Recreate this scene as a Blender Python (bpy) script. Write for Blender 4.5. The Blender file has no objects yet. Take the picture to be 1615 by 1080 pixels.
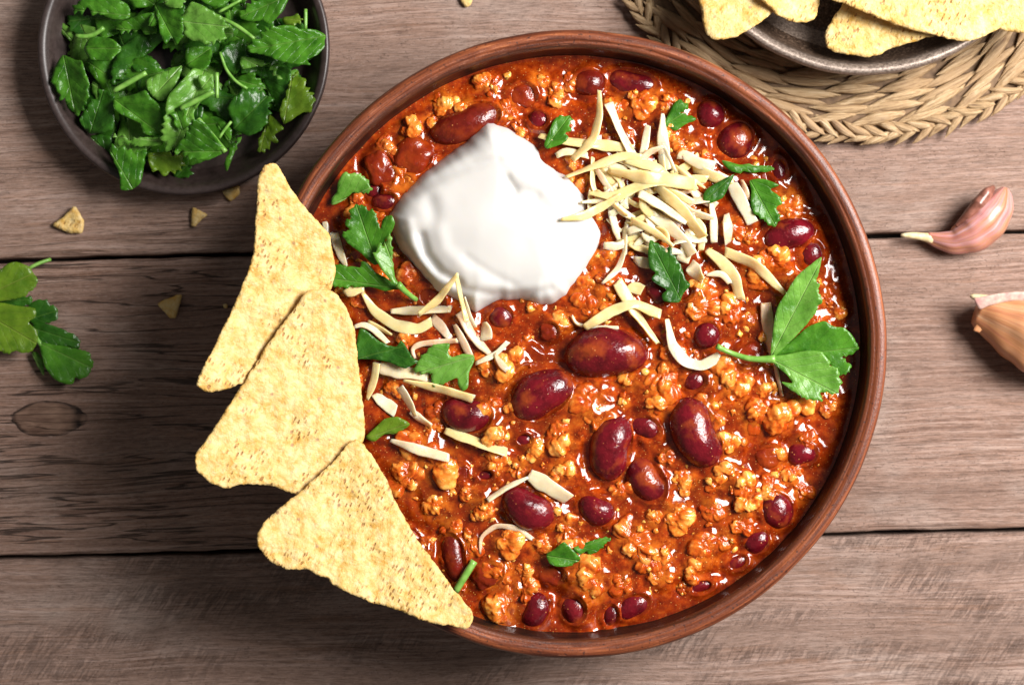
import bpy, bmesh, math, random
import numpy as np
from mathutils import Vector
from mathutils.geometry import delaunay_2d_cdt

# ------------------------------------------------------------------ camera, light, exposure
S = 0.001                      # everything below is laid out in millimetres
P0, ZR, ZC = 0.222, 60.0, 710.0   # mm per photo pixel on the bowl's rim plane, rim height, camera height
D0 = ZC - ZR
sc = bpy.context.scene
col = sc.collection
cam_d = bpy.data.cameras.new('camera')
cam_d.sensor_width = 36.0
cam_d.lens = 36.0 * D0 / (1615 * P0)
cam_d.clip_start, cam_d.clip_end = 0.01, 20.0
cam_d.dof.use_dof = True
cam_d.dof.focus_distance = (ZC - 50) * S
cam_d.dof.aperture_fstop = 10.0
cam = bpy.data.objects.new('camera', cam_d)
cam.location = (0, 0, ZC * S)
col.objects.link(cam)
sc.camera = cam

world = bpy.data.worlds.new('World')
sc.world = world
world.use_nodes = True
bg = world.node_tree.nodes['Background']
bg.inputs['Color'].default_value = (1.0, 0.96, 0.92, 1)
bg.inputs['Strength'].default_value = 0.14

def area_lamp(name, az, el, dist, sx, sy, watt, colour):
    d = bpy.data.lights.new(name, 'AREA')
    d.shape = 'RECTANGLE'; d.size = sx; d.size_y = sy; d.energy = watt; d.color = colour
    o = bpy.data.objects.new(name, d)
    a, e = math.radians(az), math.radians(el)
    v = Vector((math.cos(e) * math.cos(a), math.cos(e) * math.sin(a), math.sin(e))) * dist
    o.location = v
    o.rotation_euler = (-v).to_track_quat('-Z', 'Y').to_euler()
    col.objects.link(o)
    return o
area_lamp('window_light', 22, 46, 0.84, 0.40, 0.36, 17.5, (1.0, 0.965, 0.94))

vs = sc.view_settings
sc.display_settings.display_device = 'sRGB'
vs.view_transform = 'Standard'; vs.look = 'None'; vs.gamma = 1.0; vs.use_curve_mapping = False
vs.exposure = 0.0
sc.render.engine = 'CYCLES'
sc.cycles.use_denoising = True
sc.cycles.max_bounces = 8
sc.cycles.sample_clamp_indirect = 6.0
sc.cycles.caustics_reflective = False
sc.cycles.caustics_refractive = False

rng = random.Random(7)
nrg = np.random.RandomState(11)

# ------------------------------------------------------------------ helpers
def pz(z): return P0 * (ZC - z) / D0                       # mm per photo pixel at height z
def W(px, py, z): k = pz(z); return ((px - 807.5) * k, (540 - py) * k)

_perm = np.random.RandomState(3).permutation(4096)
_gr = np.random.RandomState(4).rand(4096) * 2 * np.pi
def gnoise(x, y, seed=0):
    x = np.asarray(x, float) + seed * 17.31; y = np.asarray(y, float) + seed * 9.77
    xi = np.floor(x).astype(int); yi = np.floor(y).astype(int)
    fx = x - xi; fy = y - yi
    def g(ix, iy, dx, dy):
        a = _gr[_perm[(_perm[ix & 4095] + iy) & 4095]]
        return np.cos(a) * dx + np.sin(a) * dy
    u = fx * fx * fx * (fx * (fx * 6 - 15) + 10); v = fy * fy * fy * (fy * (fy * 6 - 15) + 10)
    a = g(xi, yi, fx, fy); b = g(xi + 1, yi, fx - 1, fy)
    c = g(xi, yi + 1, fx, fy - 1); d = g(xi + 1, yi + 1, fx - 1, fy - 1)
    return ((a * (1 - u) + b * u) * (1 - v) + (c * (1 - u) + d * u) * v) * 1.4
def fbm(x, y, seed=0, octv=4):
    t = 0; a = 1.0
    for i in range(octv):
        t = t + a * gnoise(np.asarray(x) * 2 ** i, np.asarray(y) * 2 ** i, seed + i * 5); a *= 0.5
    return t

def mesh_np(name, verts, faces, mat, smooth=True, attrs=None, mats=None):
    me = bpy.data.meshes.new(name)
    v = np.asarray(verts, float) * S
    if isinstance(faces, np.ndarray):
        n, k = faces.shape
        me.vertices.add(len(v)); me.vertices.foreach_set('co', v.ravel())
        me.loops.add(n * k); me.loops.foreach_set('vertex_index', faces.ravel().astype(np.int32))
        me.polygons.add(n); me.polygons.foreach_set('loop_start', np.arange(0, n * k, k, dtype=np.int32))
        me.polygons.foreach_set('loop_total', np.full(n, k, dtype=np.int32))
        me.update(calc_edges=True); me.validate()
    else:
        me.from_pydata([tuple(p) for p in v], [], faces)
    for an, av in (attrs or {}).items():
        av = np.asarray(av, float)
        if av.ndim == 1:
            a = me.attributes.new(an, 'FLOAT', 'POINT'); a.data.foreach_set('value', av)
        else:
            a = me.attributes.new(an, 'FLOAT_VECTOR', 'POINT'); a.data.foreach_set('vector', av.ravel())
    if smooth:
        me.polygons.foreach_set('use_smooth', np.ones(len(me.polygons), dtype=bool))
    if mat: me.materials.append(mat)
    return me

def obj(name, me, parent=None, loc=None, rz=0.0, label=None, cat=None, group=None, kind=None):
    o = bpy.data.objects.new(name, me)
    col.objects.link(o)
    if loc is not None: o.location = (loc[0] * S, loc[1] * S, loc[2] * S)
    if rz: o.rotation_euler = (0, 0, rz)
    if parent is not None: o.parent = parent
    if label: o['label'] = label
    if cat: o['category'] = cat
    if group: o['group'] = group
    if kind: o['kind'] = kind
    return o

def recentre(verts):
    v = np.asarray(verts, float)
    c = np.array([(v[:, 0].min() + v[:, 0].max()) / 2, (v[:, 1].min() + v[:, 1].max()) / 2, v[:, 2].min()])
    return v - c, c

# ------------------------------------------------------------------ materials
class M:
    def __init__(s, name):
        s.m = bpy.data.materials.new(name); s.m.use_nodes = True
        s.t = s.m.node_tree; s.b = s.t.nodes['Principled BSDF']; s.out = s.t.nodes['Material Output']
        s.tc = None
    def n(s, typ, **kw):
        nd = s.t.nodes.new(typ)
        for k, v in kw.items():
            if k.startswith('_'): setattr(nd, k[1:], v)
            else: s.set(nd, k, v)
        return nd
    def set(s, nd, key, v):
        i = nd.inputs[int(key[1:])] if key[0] == 'i' and key[1:].isdigit() else nd.inputs[key.replace('_', ' ')]
        if hasattr(v, 'is_linked') or isinstance(v, bpy.types.NodeSocket): s.t.links.new(v, i)
        elif isinstance(v, tuple) and len(v) == 3 and i.type == 'RGBA': i.default_value = (*v, 1)
        else: i.default_value = v
    def P(s, **kw):
        for k, v in kw.items(): s.set(s.b, k, v)
        return s
    def co(s, scale=(1, 1, 1), rot=(0, 0, 0), loc=(0, 0, 0), src='Object'):
        """object coordinates in millimetres, then scaled"""
        if s.tc is None: s.tc = s.n('ShaderNodeTexCoord')
        mp = s.n('ShaderNodeMapping', Vector=s.tc.outputs[src])
        mp.inputs['Scale'].default_value = tuple(1000 * k for k in scale)
        mp.inputs['Rotation'].default_value = rot
        mp.inputs['Location'].default_value = loc
        return mp.outputs[0]
    def rs(s, vec, ang, scale):
        a = s.n('ShaderNodeMapping', Vector=vec); a.inputs['Rotation'].default_value = (0, 0, ang)
        b = s.n('ShaderNodeMapping', Vector=a.outputs[0]); b.inputs['Scale'].default_value = scale
        return b.outputs[0]
    def off(s, vec, k=50.0):
        oi = s.n('ShaderNodeObjectInfo')
        mu = s.math('MULTIPLY', oi.outputs['Random'], k)
        cb = s.n('ShaderNodeCombineXYZ', X=mu, Y=mu, Z=mu)
        return s.n('ShaderNodeVectorMath', i0=vec, i1=cb.outputs[0], _operation='ADD').outputs[0]
    def noise(s, vec, scale=1.0, detail=3.0, rough=0.5, dist=0.0):
        return s.n('ShaderNodeTexNoise', Vector=vec, Scale=scale, Detail=detail, Roughness=rough, Distortion=dist).outputs[0]
    def voro(s, vec, scale=1.0, feature='F1', rnd=1.0, dim='3D'):
        nd = s.n('ShaderNodeTexVoronoi', _voronoi_dimensions=dim, _feature=feature)
        s.set(nd, 'Vector', vec); s.set(nd, 'Scale', scale); s.set(nd, 'Randomness', rnd)
        return nd
    def ramp(s, fac, *stops, interp='LINEAR'):
        r = s.n('ShaderNodeValToRGB', Fac=fac); r.color_ramp.interpolation = interp
        e = r.color_ramp.elements
        while len(e) < len(stops): e.new(0.5)
        for k, (p, c) in zip(e, stops):
            k.position = p
            k.color = (*c, 1) if isinstance(c, tuple) else (c, c, c, 1)
        return r.outputs[0]
    def mix(s, f, a, b, mode='MIX'):
        r = s.n('ShaderNodeMix', _data_type='RGBA', _blend_type=mode)
        for i, v in ((0, f), (6, a), (7, b)):
            if isinstance(v, bpy.types.NodeSocket): s.t.links.new(v, r.inputs[i])
            elif isinstance(v, tuple): r.inputs[i].default_value = (*v, 1)
            else: r.inputs[i].default_value = v
        return r.outputs[2]
    def math(s, op, a, b=0.0, c=0.0, clamp=False):
        r = s.n('ShaderNodeMath', _operation=op, _use_clamp=clamp)
        for i, v in enumerate((a, b, c)):
            if isinstance(v, bpy.types.NodeSocket): s.t.links.new(v, r.inputs[i])
            else: r.inputs[i].default_value = v
        return r.outputs[0]
    def attr(s, name, out='Fac'):
        return s.n('ShaderNodeAttribute', _attribute_name=name).outputs[out]
    def bump(s, h, strength=0.3, dist=0.5, normal=None):
        b = s.n('ShaderNodeBump', Strength=strength, Distance=dist * S, Height=h)
        if normal is not None: s.set(b, 'Normal', normal)
        return b.outputs[0]

def mat_wood(name, tone, cracks, saw, knot=None, seed=0.0):
    m = M(name)
    L = (seed * 13.7, seed * 5.3, seed)
    warp = m.noise(m.co((0.008, 0.03, 0.02), loc=L), 1.0, 2.0)
    base = m.co((1, 1, 1), loc=L)
    wv = m.math('MULTIPLY', m.math('SUBTRACT', warp, 0.5), 9.0)
    w3 = m.n('ShaderNodeCombineXYZ', X=0.0, Y=wv, Z=0.0).outputs[0]
    v = m.n('ShaderNodeVectorMath', i0=base, i1=w3, _operation='ADD').outputs[0]
    kd = None
    if knot:
        q = m.n('ShaderNodeVectorMath', i0=m.co((1, 1, 1)), i1=(knot[0], knot[1], 0.0), _operation='SUBTRACT').outputs[0]
        q = m.n('ShaderNodeVectorMath', i0=q, i1=(1 / knot[2], 1 / knot[3], 0.0), _operation='MULTIPLY').outputs[0]
        kl = m.n('ShaderNodeVectorMath', i0=q, _operation='LENGTH').outputs['Value']
        kl = m.math('ADD', kl, m.math('MULTIPLY', m.math('SUBTRACT', m.noise(m.co((0.12, 0.25, 0.2)), 1.0, 3.0), 0.5), 0.35))
        kd = kl
    def st(sx, sy, rot=0.0):
        mp = m.n('ShaderNodeMapping', Vector=v); mp.inputs['Scale'].default_value = (sx, sy, 1.0); mp.inputs['Rotation'].default_value = (0, 0, rot)
        return mp.outputs[0]
    broad = m.noise(st(0.006, 0.07), 1.0, 4.0, 0.55)
    grain = m.noise(st(0.017, 0.85), 1.0, 7.0, 0.70)
    fine = m.noise(st(0.16, 3.0), 1.0, 5.0, 0.75)
    blot = m.noise(st(0.02, 0.03), 1.0, 4.0, 0.6)
    dk, md, lt = tone
    c = m.ramp(grain, (0.34, dk), (0.50, md), (0.68, lt))
    c = m.mix(m.ramp(broad, (0.38, 0.0), (0.62, 0.75)), c, tuple(x * 0.74 for x in md))
    c = m.mix(m.ramp(blot, (0.52, 0.0), (0.72, 0.5)), c, (0.40, 0.325, 0.28))
    c = m.mix(m.ramp(m.noise(st(0.016, 0.24), 1.3, 3.0, 0.5), (0.60, 0.0), (0.70, 0.30)), c, (0.26, 0.125, 0.065))
    c = m.mix(m.ramp(fine, (0.38, 0.75), (0.53, 0.0)), c, (0.075, 0.042, 0.030))
    c = m.mix(m.ramp(m.noise(st(0.5, 3.4), 1.0, 4.0, 0.7), (0.55, 0.0), (0.72, 0.5)), c, (0.46, 0.36, 0.32))
    # long drying cracks
    cr = m.math('ABSOLUTE', m.math('SUBTRACT', m.noise(st(0.006, 0.16), 1.0, 3.0, 0.55), 0.5))
    crk = m.ramp(cr, (0.003, 1.0), (0.012, 0.0))
    reg = m.ramp(m.noise(st(0.01, 0.025), 1.0, 2.0), (0.48 - cracks * 0.2, 0.0), (0.62 - cracks * 0.2, 1.0))
    xs = m.n('ShaderNodeSeparateXYZ', Vector=m.co((1, 1, 1))).outputs[0]
    lef_ = m.ramp(m.math('MULTIPLY_ADD', xs, 1 / 400.0, 0.5), (0.34, 1.0), (0.46, 0.22))
    crk = m.math('MULTIPLY', m.math('MULTIPLY', crk, lef_), m.math('MULTIPLY', reg, min(1.0, 0.35 + cracks)))
    c = m.mix(m.math('MULTIPLY', crk, 0.85), c, (0.028, 0.018, 0.014))
    # pores
    pv = m.voro(st(0.5, 1.5), 1.0)
    por = m.ramp(pv.outputs['Distance'], (0.07, 1.0), (0.19, 0.0))
    por = m.math('MULTIPLY', por, m.ramp(m.noise(st(0.02, 0.06), 1.0, 2.0), (0.36, 0.0), (0.56, 0.85)))
    c = m.mix(por, c, (0.06, 0.04, 0.034))
    h = m.math('ADD', m.math('MULTIPLY', grain, 0.5), m.math('MULTIPLY', fine, 0.45))
    h = m.math('SUBTRACT', h, m.math('MULTIPLY', crk, 1.2))
    h = m.math('SUBTRACT', h, m.math('MULTIPLY', por, 0.5))
    if saw > 0:
        sr = m.noise(m.rs(v, math.radians(-56), (0.09, 0.7, 0.5)), 1.0, 8.0, 0.82)
        sm = m.ramp(sr, (0.36, 0.9), (0.52, 0.0))
        sm = m.math('MULTIPLY', sm, m.ramp(m.noise(m.co((0.02, 0.07, 0.1), loc=L), 1.0, 4.0), (0.42, 0.05), (0.62, 1.0)))
        c = m.mix(m.math('MULTIPLY', sm, saw), c, (0.10, 0.07, 0.06))
        h = m.math('SUBTRACT', h, m.math('MULTIPLY', sm, saw * 0.9))
    if kd is not None:
        ins = m.ramp(kd, (0.86, 1.0), (0.97, 0.0))
        c = m.mix(m.math('MULTIPLY', ins, 0.95), c, m.ramp(m.noise(m.co((0.10, 0.35, 0.3)), 1.0, 4.0, 0.6), (0.3, (0.07, 0.032, 0.02)), (0.7, (0.27, 0.165, 0.115))))
        rn = m.ramp(kd, (0.84, 0.0), (0.96, 1.0), (1.06, 0.0))
        qx = m.n('ShaderNodeSeparateXYZ', Vector=q).outputs[0]
        rn = m.math('MAXIMUM', rn, m.math('MULTIPLY', m.ramp(kd, (0.45, 0.0), (0.8, 1.0), (1.0, 1.0), (1.12, 0.0)), m.ramp(qx, (0.55, 0.0), (0.8, 1.0))))
        rn2 = m.math('MULTIPLY', rn, m.ramp(m.noise(m.co((0.12, 0.2, 0.1)), 1.0, 3.0), (0.34, 0.25), (0.54, 1.0)))
        c = m.mix(rn2, c, (0.015, 0.008, 0.006))
        h = m.math('SUBTRACT', h, m.math('MULTIPLY', rn2, 0.9))
    m.P(Base_Color=c, Roughness=m.ramp(grain, (0.3, 0.72), (0.7, 0.55)), Normal=m.bump(h, 1.0, 0.6))
    m.b.inputs['Specular IOR Level'].default_value = 0.25
    return m.m

def mat_terracotta():
    m = M('terracotta_glaze')
    cy = m.attr('cyl', 'Vector')
    def st(a, b, c=1.0):
        mp = m.n('ShaderNodeMapping', Vector=cy); mp.inputs['Scale'].default_value = (a, b, c)
        return mp.outputs[0]
    s1 = m.noise(st(5.0, 1.1, 0.6), 1.0, 5.0, 0.6)
    s2 = m.noise(st(16, 2.5, 1.5), 1.0, 4.0, 0.65)
    c = m.ramp(s1, (0.34, (0.055, 0.013, 0.006)), (0.47, (0.13, 0.032, 0.012)), (0.60, (0.23, 0.062, 0.022)), (0.72, (0.46, 0.16, 0.062)))
    c = m.mix(m.ramp(s2, (0.60, 0.0), (0.72, 0.75)), c, (0.36, 0.135, 0.07))
    c = m.mix(m.ramp(m.noise(m.co((0.9, 0.9, 0.9)), 1.0, 3.0), (0.30, 0.8), (0.40, 0.0)), c, (0.03, 0.013, 0.011))
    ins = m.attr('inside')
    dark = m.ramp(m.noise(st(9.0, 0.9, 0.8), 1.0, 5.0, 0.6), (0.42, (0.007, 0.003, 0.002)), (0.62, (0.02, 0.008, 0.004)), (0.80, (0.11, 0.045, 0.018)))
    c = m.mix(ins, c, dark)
    m.P(Base_Color=c, Roughness=m.ramp(s2, (0.3, 0.30), (0.7, 0.5)), Normal=m.bump(m.math('ADD', s1, m.noise(m.co((1.6, 1.6, 1.6)), 1.0, 3.0)), 0.35, 0.35))
    m.b.inputs['Specular IOR Level'].default_value = 0.45
    return m.m

def mat_plate_dark():
    m = M('dark_stoneware')
    n = m.noise(m.co((0.5, 0.5, 0.5)), 1.0, 5.0, 0.6)
    c = m.ramp(n, (0.3, (0.024, 0.015, 0.013)), (0.7, (0.045, 0.030, 0.027)))
    c = m.mix(m.ramp(m.noise(m.co((1.5, 1.5, 1.5)), 1.0, 2.0), (0.68, 0.0), (0.76, 0.5)), c, (0.12, 0.09, 0.085))
    m.P(Base_Color=c, Roughness=0.40, Normal=m.bump(m.noise(m.co((2, 2, 2)), 1.0, 3.0), 0.12, 0.2))
    return m.m

def mat_bronze():
    m = M('bronze_glaze')
    n = m.noise(m.co((1.1, 1.1, 1.1)), 1.0, 5.0, 0.7)
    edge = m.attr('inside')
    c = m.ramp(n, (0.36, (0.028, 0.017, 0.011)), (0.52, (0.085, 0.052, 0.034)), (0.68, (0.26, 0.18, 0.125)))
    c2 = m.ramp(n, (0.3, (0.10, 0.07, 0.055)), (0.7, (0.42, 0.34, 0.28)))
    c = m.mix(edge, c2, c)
    m.P(Base_Color=c, Metallic=0.45, Roughness=m.ramp(n, (0.3, 0.3), (0.7, 0.5)), Normal=m.bump(n, 0.3, 0.3))
    return m.m

def mat_straw():
    m = M('seagrass')
    n = m.noise(m.off(m.co((0.05, 1.1, 0.9))), 1.0, 6.0, 0.68)
    oi = m.n('ShaderNodeObjectInfo')
    c = m.ramp(n, (0.32, (0.13, 0.07, 0.03)), (0.5, (0.42, 0.275, 0.135)), (0.68, (0.64, 0.48, 0.29)))
    c = m.mix(m.ramp(oi.outputs['Random'], (0.0, 0.0), (1.0, 0.55)), c, (0.36, 0.22, 0.11))
    c = m.mix(m.ramp(m.noise(m.off(m.co((0.1, 0.2, 0.2))), 1.0, 2.0), (0.62, 0.0), (0.75, 0.5)), c, (0.17, 0.09, 0.045))
    m.P(Base_Color=c, Roughness=0.55, Normal=m.bump(n, 1.0, 0.9))
    return m.m

def mat_leaf(name, dk, lt, vein, trans):
    m = M(name)
    uv = m.attr('leafuv', 'Vector')
    sp = m.n('ShaderNodeSeparateXYZ', Vector=uv)
    u, v = sp.outputs[0], sp.outputs[1]
    av = m.math('ABSOLUTE', v)
    mid = m.math('SUBTRACT', 1.0, m.math('DIVIDE', av, 0.32, clamp=True), clamp=True)
    sv = m.math('SUBTRACT', u, m.math('MULTIPLY', av, 1.35))
    wig = m.math('MULTIPLY', m.noise(m.off(m.co((0.25, 0.25, 0.25))), 1.0, 2.0), 2.2)
    sv = m.math('PINGPONG', m.math('ADD', sv, wig), 2.1)
    side = m.math('SUBTRACT', 1.0, m.math('DIVIDE', sv, 0.22, clamp=True), clamp=True)
    vn = m.math('MAXIMUM', mid, m.math('MULTIPLY', side, 0.4))
    net = m.voro(m.off(m.co((0.9, 0.9, 0.9))), 1.0, 'DISTANCE_TO_EDGE').outputs['Distance']
    net = m.ramp(net, (0.0, 0.5), (0.10, 0.0))
    n = m.noise(m.off(m.co((0.16, 0.16, 0.16))), 1.0, 4.0, 0.6)
    c = m.ramp(n, (0.32, dk), (0.70, lt))
    c = m.mix(m.math('MULTIPLY', m.math('MAXIMUM', vn, m.math('MULTIPLY', net, 0.3)), 0.7), c, vein)
    h = m.math('ADD', m.math('MULTIPLY', vn, -1.0), m.math('MULTIPLY', m.noise(m.off(m.co((0.35, 0.35, 0.35))), 1.0, 2.0), 1.1))
    h = m.math('SUBTRACT', h, m.math('MULTIPLY', net, 0.10))
    bp = m.bump(h, 0.7, 0.45)
    m.P(Base_Color=c, Roughness=0.30, Normal=bp)
    m.b.inputs['Specular IOR Level'].default_value = 0.42
    tr = m.n('ShaderNodeBsdfTranslucent', Color=m.mix(0.5, c, tuple(min(1, k * 2.2) for k in lt)), Normal=bp)
    mx = m.n('ShaderNodeMixShader', Fac=trans)
    m.t.links.new(m.b.outputs[0], mx.inputs[1]); m.t.links.new(tr.outputs[0], mx.inputs[2])
    m.t.links.new(mx.outputs[0], m.out.inputs['Surface'])
    return m.m

def mat_chip():
    m = M('corn_tortilla')
    o = m.off(m.co((1, 1, 1)))
    def st(sc_, det, r=0.5): return m.noise(o, sc_, det, r)
    n1 = st(0.22, 5.0, 0.6); n2 = st(0.75, 3.0)
    c = m.ramp(n1, (0.32, (0.52, 0.27, 0.04)), (0.47, (0.62, 0.405, 0.125)), (0.64, (0.67, 0.495, 0.215)))
    c = m.mix(m.ramp(n2, (0.56, 0.0), (0.68, 0.65)), c, (0.68, 0.42, 0.10))
    # toasted dashes
    vd = m.voro(m.rs(o, math.radians(-62), (0.26, 0.66, 1.0)), 1.0, dim='2D').outputs['Distance']
    ds = m.ramp(m.math('ADD', vd, m.math('MULTIPLY', m.math('SUBTRACT', n2, 0.5), 0.25)), (0.14, 1.0), (0.25, 0.0))
    ds = m.math('MULTIPLY', ds, m.ramp(st(0.06, 2.0), (0.46, 0.0), (0.56, 1.0)))
    ds = m.math('MULTIPLY', ds, m.ramp(st(0.35, 2.0), (0.40, 0.15), (0.58, 1.0)))
    c = m.mix(m.ramp(st(0.4, 4.0, 0.65), (0.50, 0.0), (0.66, 0.6)), c, (0.70, 0.555, 0.29))
    c = m.mix(m.math('MULTIPLY', ds, 0.85), c, (0.30, 0.12, 0.025))
    v2 = m.voro(o, 0.13, dim='2D').outputs['Distance']
    sp = m.ramp(m.math('ADD', v2, m.math('MULTIPLY', m.math('SUBTRACT', n2, 0.5), 0.12)), (0.05, 1.0), (0.10, 0.0))
    sp = m.math('MULTIPLY', sp, m.ramp(st(0.09, 2.0), (0.48, 0.0), (0.56, 1.0)))
    c = m.mix(m.math('MULTIPLY', sp, 0.75), c, (0.33, 0.17, 0.085))
    h = m.math('ADD', m.math('MULTIPLY', n2, 0.9), m.math('MULTIPLY', st(2.2, 2.0), 0.22))
    h = m.math('ADD', h, m.math('MULTIPLY', m.ramp(st(0.25, 2.0), (0.52, 0.0), (0.76, 1.0)), 0.6))
    h = m.math('SUBTRACT', h, m.math('MULTIPLY', ds, 0.5))
    m.P(Base_Color=c, Roughness=0.55, Normal=m.bump(h, 0.8, 0.6))
    m.b.inputs['Specular IOR Level'].default_value = 0.35
    return m.m

def mat_sauce():
    m = M('chili_sauce')
    o = m.co((1, 1, 1))
    big = m.noise(o, 0.075, 4.0, 0.55); mid = m.noise(o, 0.33, 5.0, 0.6); fin = m.noise(o, 1.5, 4.0, 0.65)
    c = m.ramp(mid, (0.30, (0.10, 0.008, 0.0012)), (0.47, (0.24, 0.022, 0.002)), (0.62, (0.40, 0.055, 0.004)), (0.78, (0.54, 0.13, 0.012)))
    c = m.mix(m.ramp(big, (0.36, 0.7), (0.60, 0.0)), c, (0.13, 0.012, 0.002))
    oil = m.attr('oil')
    c = m.mix(m.math('MULTIPLY', oil, m.ramp(mid, (0.36, 0.05), (0.62, 0.75))), c, (0.52, 0.135, 0.010))
    c = m.mix(m.ramp(fin, (0.60, 0.0), (0.74, 0.55)), c, (0.62, 0.20, 0.03))
    sp = m.voro(o, 0.8).outputs['Distance']
    c = m.mix(m.ramp(sp, (0.08, 0.7), (0.16, 0.0)), c, (0.72, 0.36, 0.10))
    h = m.math('ADD', m.math('MULTIPLY', mid, 0.5), m.math('MULTIPLY', fin, 0.35))
    h = m.math('ADD', h, m.math('MULTIPLY', m.noise(o, 4.0, 2.0), 0.10))
    m.P(Base_Color=c, Roughness=m.ramp(big, (0.3, 0.05), (0.7, 0.12)), Normal=m.bump(h, 0.07, 0.8))
    m.b.inputs['Subsurface Weight'].default_value = 0.25
    m.b.inputs['Subsurface Radius'].default_value = (1.0, 0.25, 0.06)
    m.b.inputs['Subsurface Scale'].default_value = 0.0016
    m.b.inputs['Specular IOR Level'].default_value = 0.5
    return m.m

def mat_meat(name, pale, mid, deep):
    m = M(name)
    o = m.off(m.co((1, 1, 1)))
    g = m.attr('grain'); 
    n = m.noise(o, 0.8, 4.0, 0.6); f = m.noise(o, 2.4, 3.0, 0.6)
    k = m.math('ADD', m.math('MULTIPLY', g, 0.42), m.math('MULTIPLY', m.noise(o, 0.42, 3.0, 0.55), 0.85))
    c = m.ramp(k, (0.36, deep), (0.58, mid), (0.78, pale))
    hz = m.math('ADD', m.attr('hz'), m.math('MULTIPLY', m.math('SUBTRACT', n, 0.5), 0.5))
    c = m.mix(m.ramp(hz, (0.26, 1.0), (0.56, 0.0)), c, (0.40, 0.055, 0.004))
    m.P(Base_Color=c, Roughness=m.ramp(n, (0.35, 0.07), (0.65, 0.22)), Normal=m.bump(m.math('ADD', n, m.math('MULTIPLY', f, 0.5)), 0.28, 0.5))
    m.b.inputs['Subsurface Weight'].default_value = 0.5
    m.b.inputs['Subsurface Radius'].default_value = (1.0, 0.45, 0.15)
    m.b.inputs['Subsurface Scale'].default_value = 0.002
    return m.m

def mat_bean(name, dk, lt, film, filmcol=(0.33, 0.055, 0.010)):
    m = M(name)
    o = m.off(m.co((1, 1, 1)))
    n = m.noise(o, 0.16, 4.0, 0.6); f = m.noise(o, 1.1, 4.0, 0.6)
    c = m.ramp(n, (0.32, dk), (0.68, lt))
    c = m.mix(m.ramp(f, (0.56, 0.0), (0.72, 0.55)), c, (0.22, 0.016, 0.02))
    fl = m.ramp(m.noise(o, 0.12, 3.0, 0.5), (0.60 - film, 0.0), (0.76 - film, 0.8))
    c = m.mix(fl, c, filmcol)
    sp = m.voro(o, 0.55).outputs['Distance']
    sk = m.ramp(sp, (0.09, 1.0), (0.17, 0.0))
    sk = m.math('MULTIPLY', sk, m.ramp(m.noise(o, 0.3, 2.0), (0.5, 0.0), (0.6, 0.8)))
    c = m.mix(sk, c, (0.55, 0.20, 0.06))
    h = m.math('ADD', m.math('MULTIPLY', f, 0.5), m.math('MULTIPLY', sk, 0.8))
    h = m.math('ADD', h, m.math('MULTIPLY', m.noise(o, 3.0, 2.0), 0.14))
    h = m.math('ADD', h, m.math('MULTIPLY', m.noise(o, 0.30, 3.0, 0.55, 0.6), 2.4))
    m.P(Base_Color=c, Roughness=m.ramp(f, (0.3, 0.10), (0.7, 0.24)), Normal=m.bump(h, 0.26, 0.7))
    m.b.inputs['Specular IOR Level'].default_value = 0.5
    return m.m

def mat_cream():
    m = M('sour_cream')
    o = m.co((1, 1, 1))
    m.P(Base_Color=(0.585, 0.57, 0.54), Roughness=0.42, Normal=m.bump(m.noise(o, 0.12, 2.0, 0.4), 0.05, 0.6))
    m.b.inputs['Subsurface Weight'].default_value = 0.4
    m.b.inputs['Subsurface Radius'].default_value = (1.0, 0.75, 0.5)
    m.b.inputs['Subsurface Scale'].default_value = 0.0045
    return m.m

def mat_cheese(name, a, b):
    m = M(name)
    o = m.off(m.co((1, 1, 1)))
    n = m.noise(o, 0.25, 4.0, 0.6)
    m.P(Base_Color=m.ramp(n, (0.3, a), (0.7, b)), Roughness=0.27, Normal=m.bump(m.noise(o, 0.7, 3.0, 0.6), 0.22, 0.4))
    m.b.inputs['Subsurface Weight'].default_value = 0.8
    m.b.inputs['Subsurface Radius'].default_value = (1.0, 0.75, 0.4)
    m.b.inputs['Subsurface Scale'].default_value = 0.0022
    return m.m

def mat_garlic(name, stops, strk):
    m = M(name)
    cy = m.attr('cyl', 'Vector')
    def st(a, b):
        mp = m.n('ShaderNodeMapping', Vector=cy); mp.inputs['Scale'].default_value = (a, b, 1.0)
        return mp.outputs[0]
    n = m.noise(st(1.2, 3.2), 1.0, 4.0, 0.6)
    f = m.noise(st(2.0, 16.0), 1.0, 3.0, 0.6)
    c = m.ramp(n, *stops)
    c = m.mix(m.ramp(f, (0.5, 0.0), (0.68, 0.6)), c, strk)
    m.P(Base_Color=c, Roughness=0.33, Normal=m.bump(m.math('ADD', f, n), 0.25, 0.4))
    m.b.inputs['Subsurface Weight'].default_value = 0.15
    m.b.inputs['Subsurface Scale'].default_value = 0.001
    return m.m

def mat_plain(name, c1, c2, rough=0.4, sc_=0.5):
    m = M(name)
    n = m.noise(m.off(m.co((1, 1, 1))), sc_, 4.0, 0.6)
    m.P(Base_Color=m.ramp(n, (0.3, c1), (0.7, c2)), Roughness=rough, Normal=m.bump(n, 0.2, 0.4))
    return m.m

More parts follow.
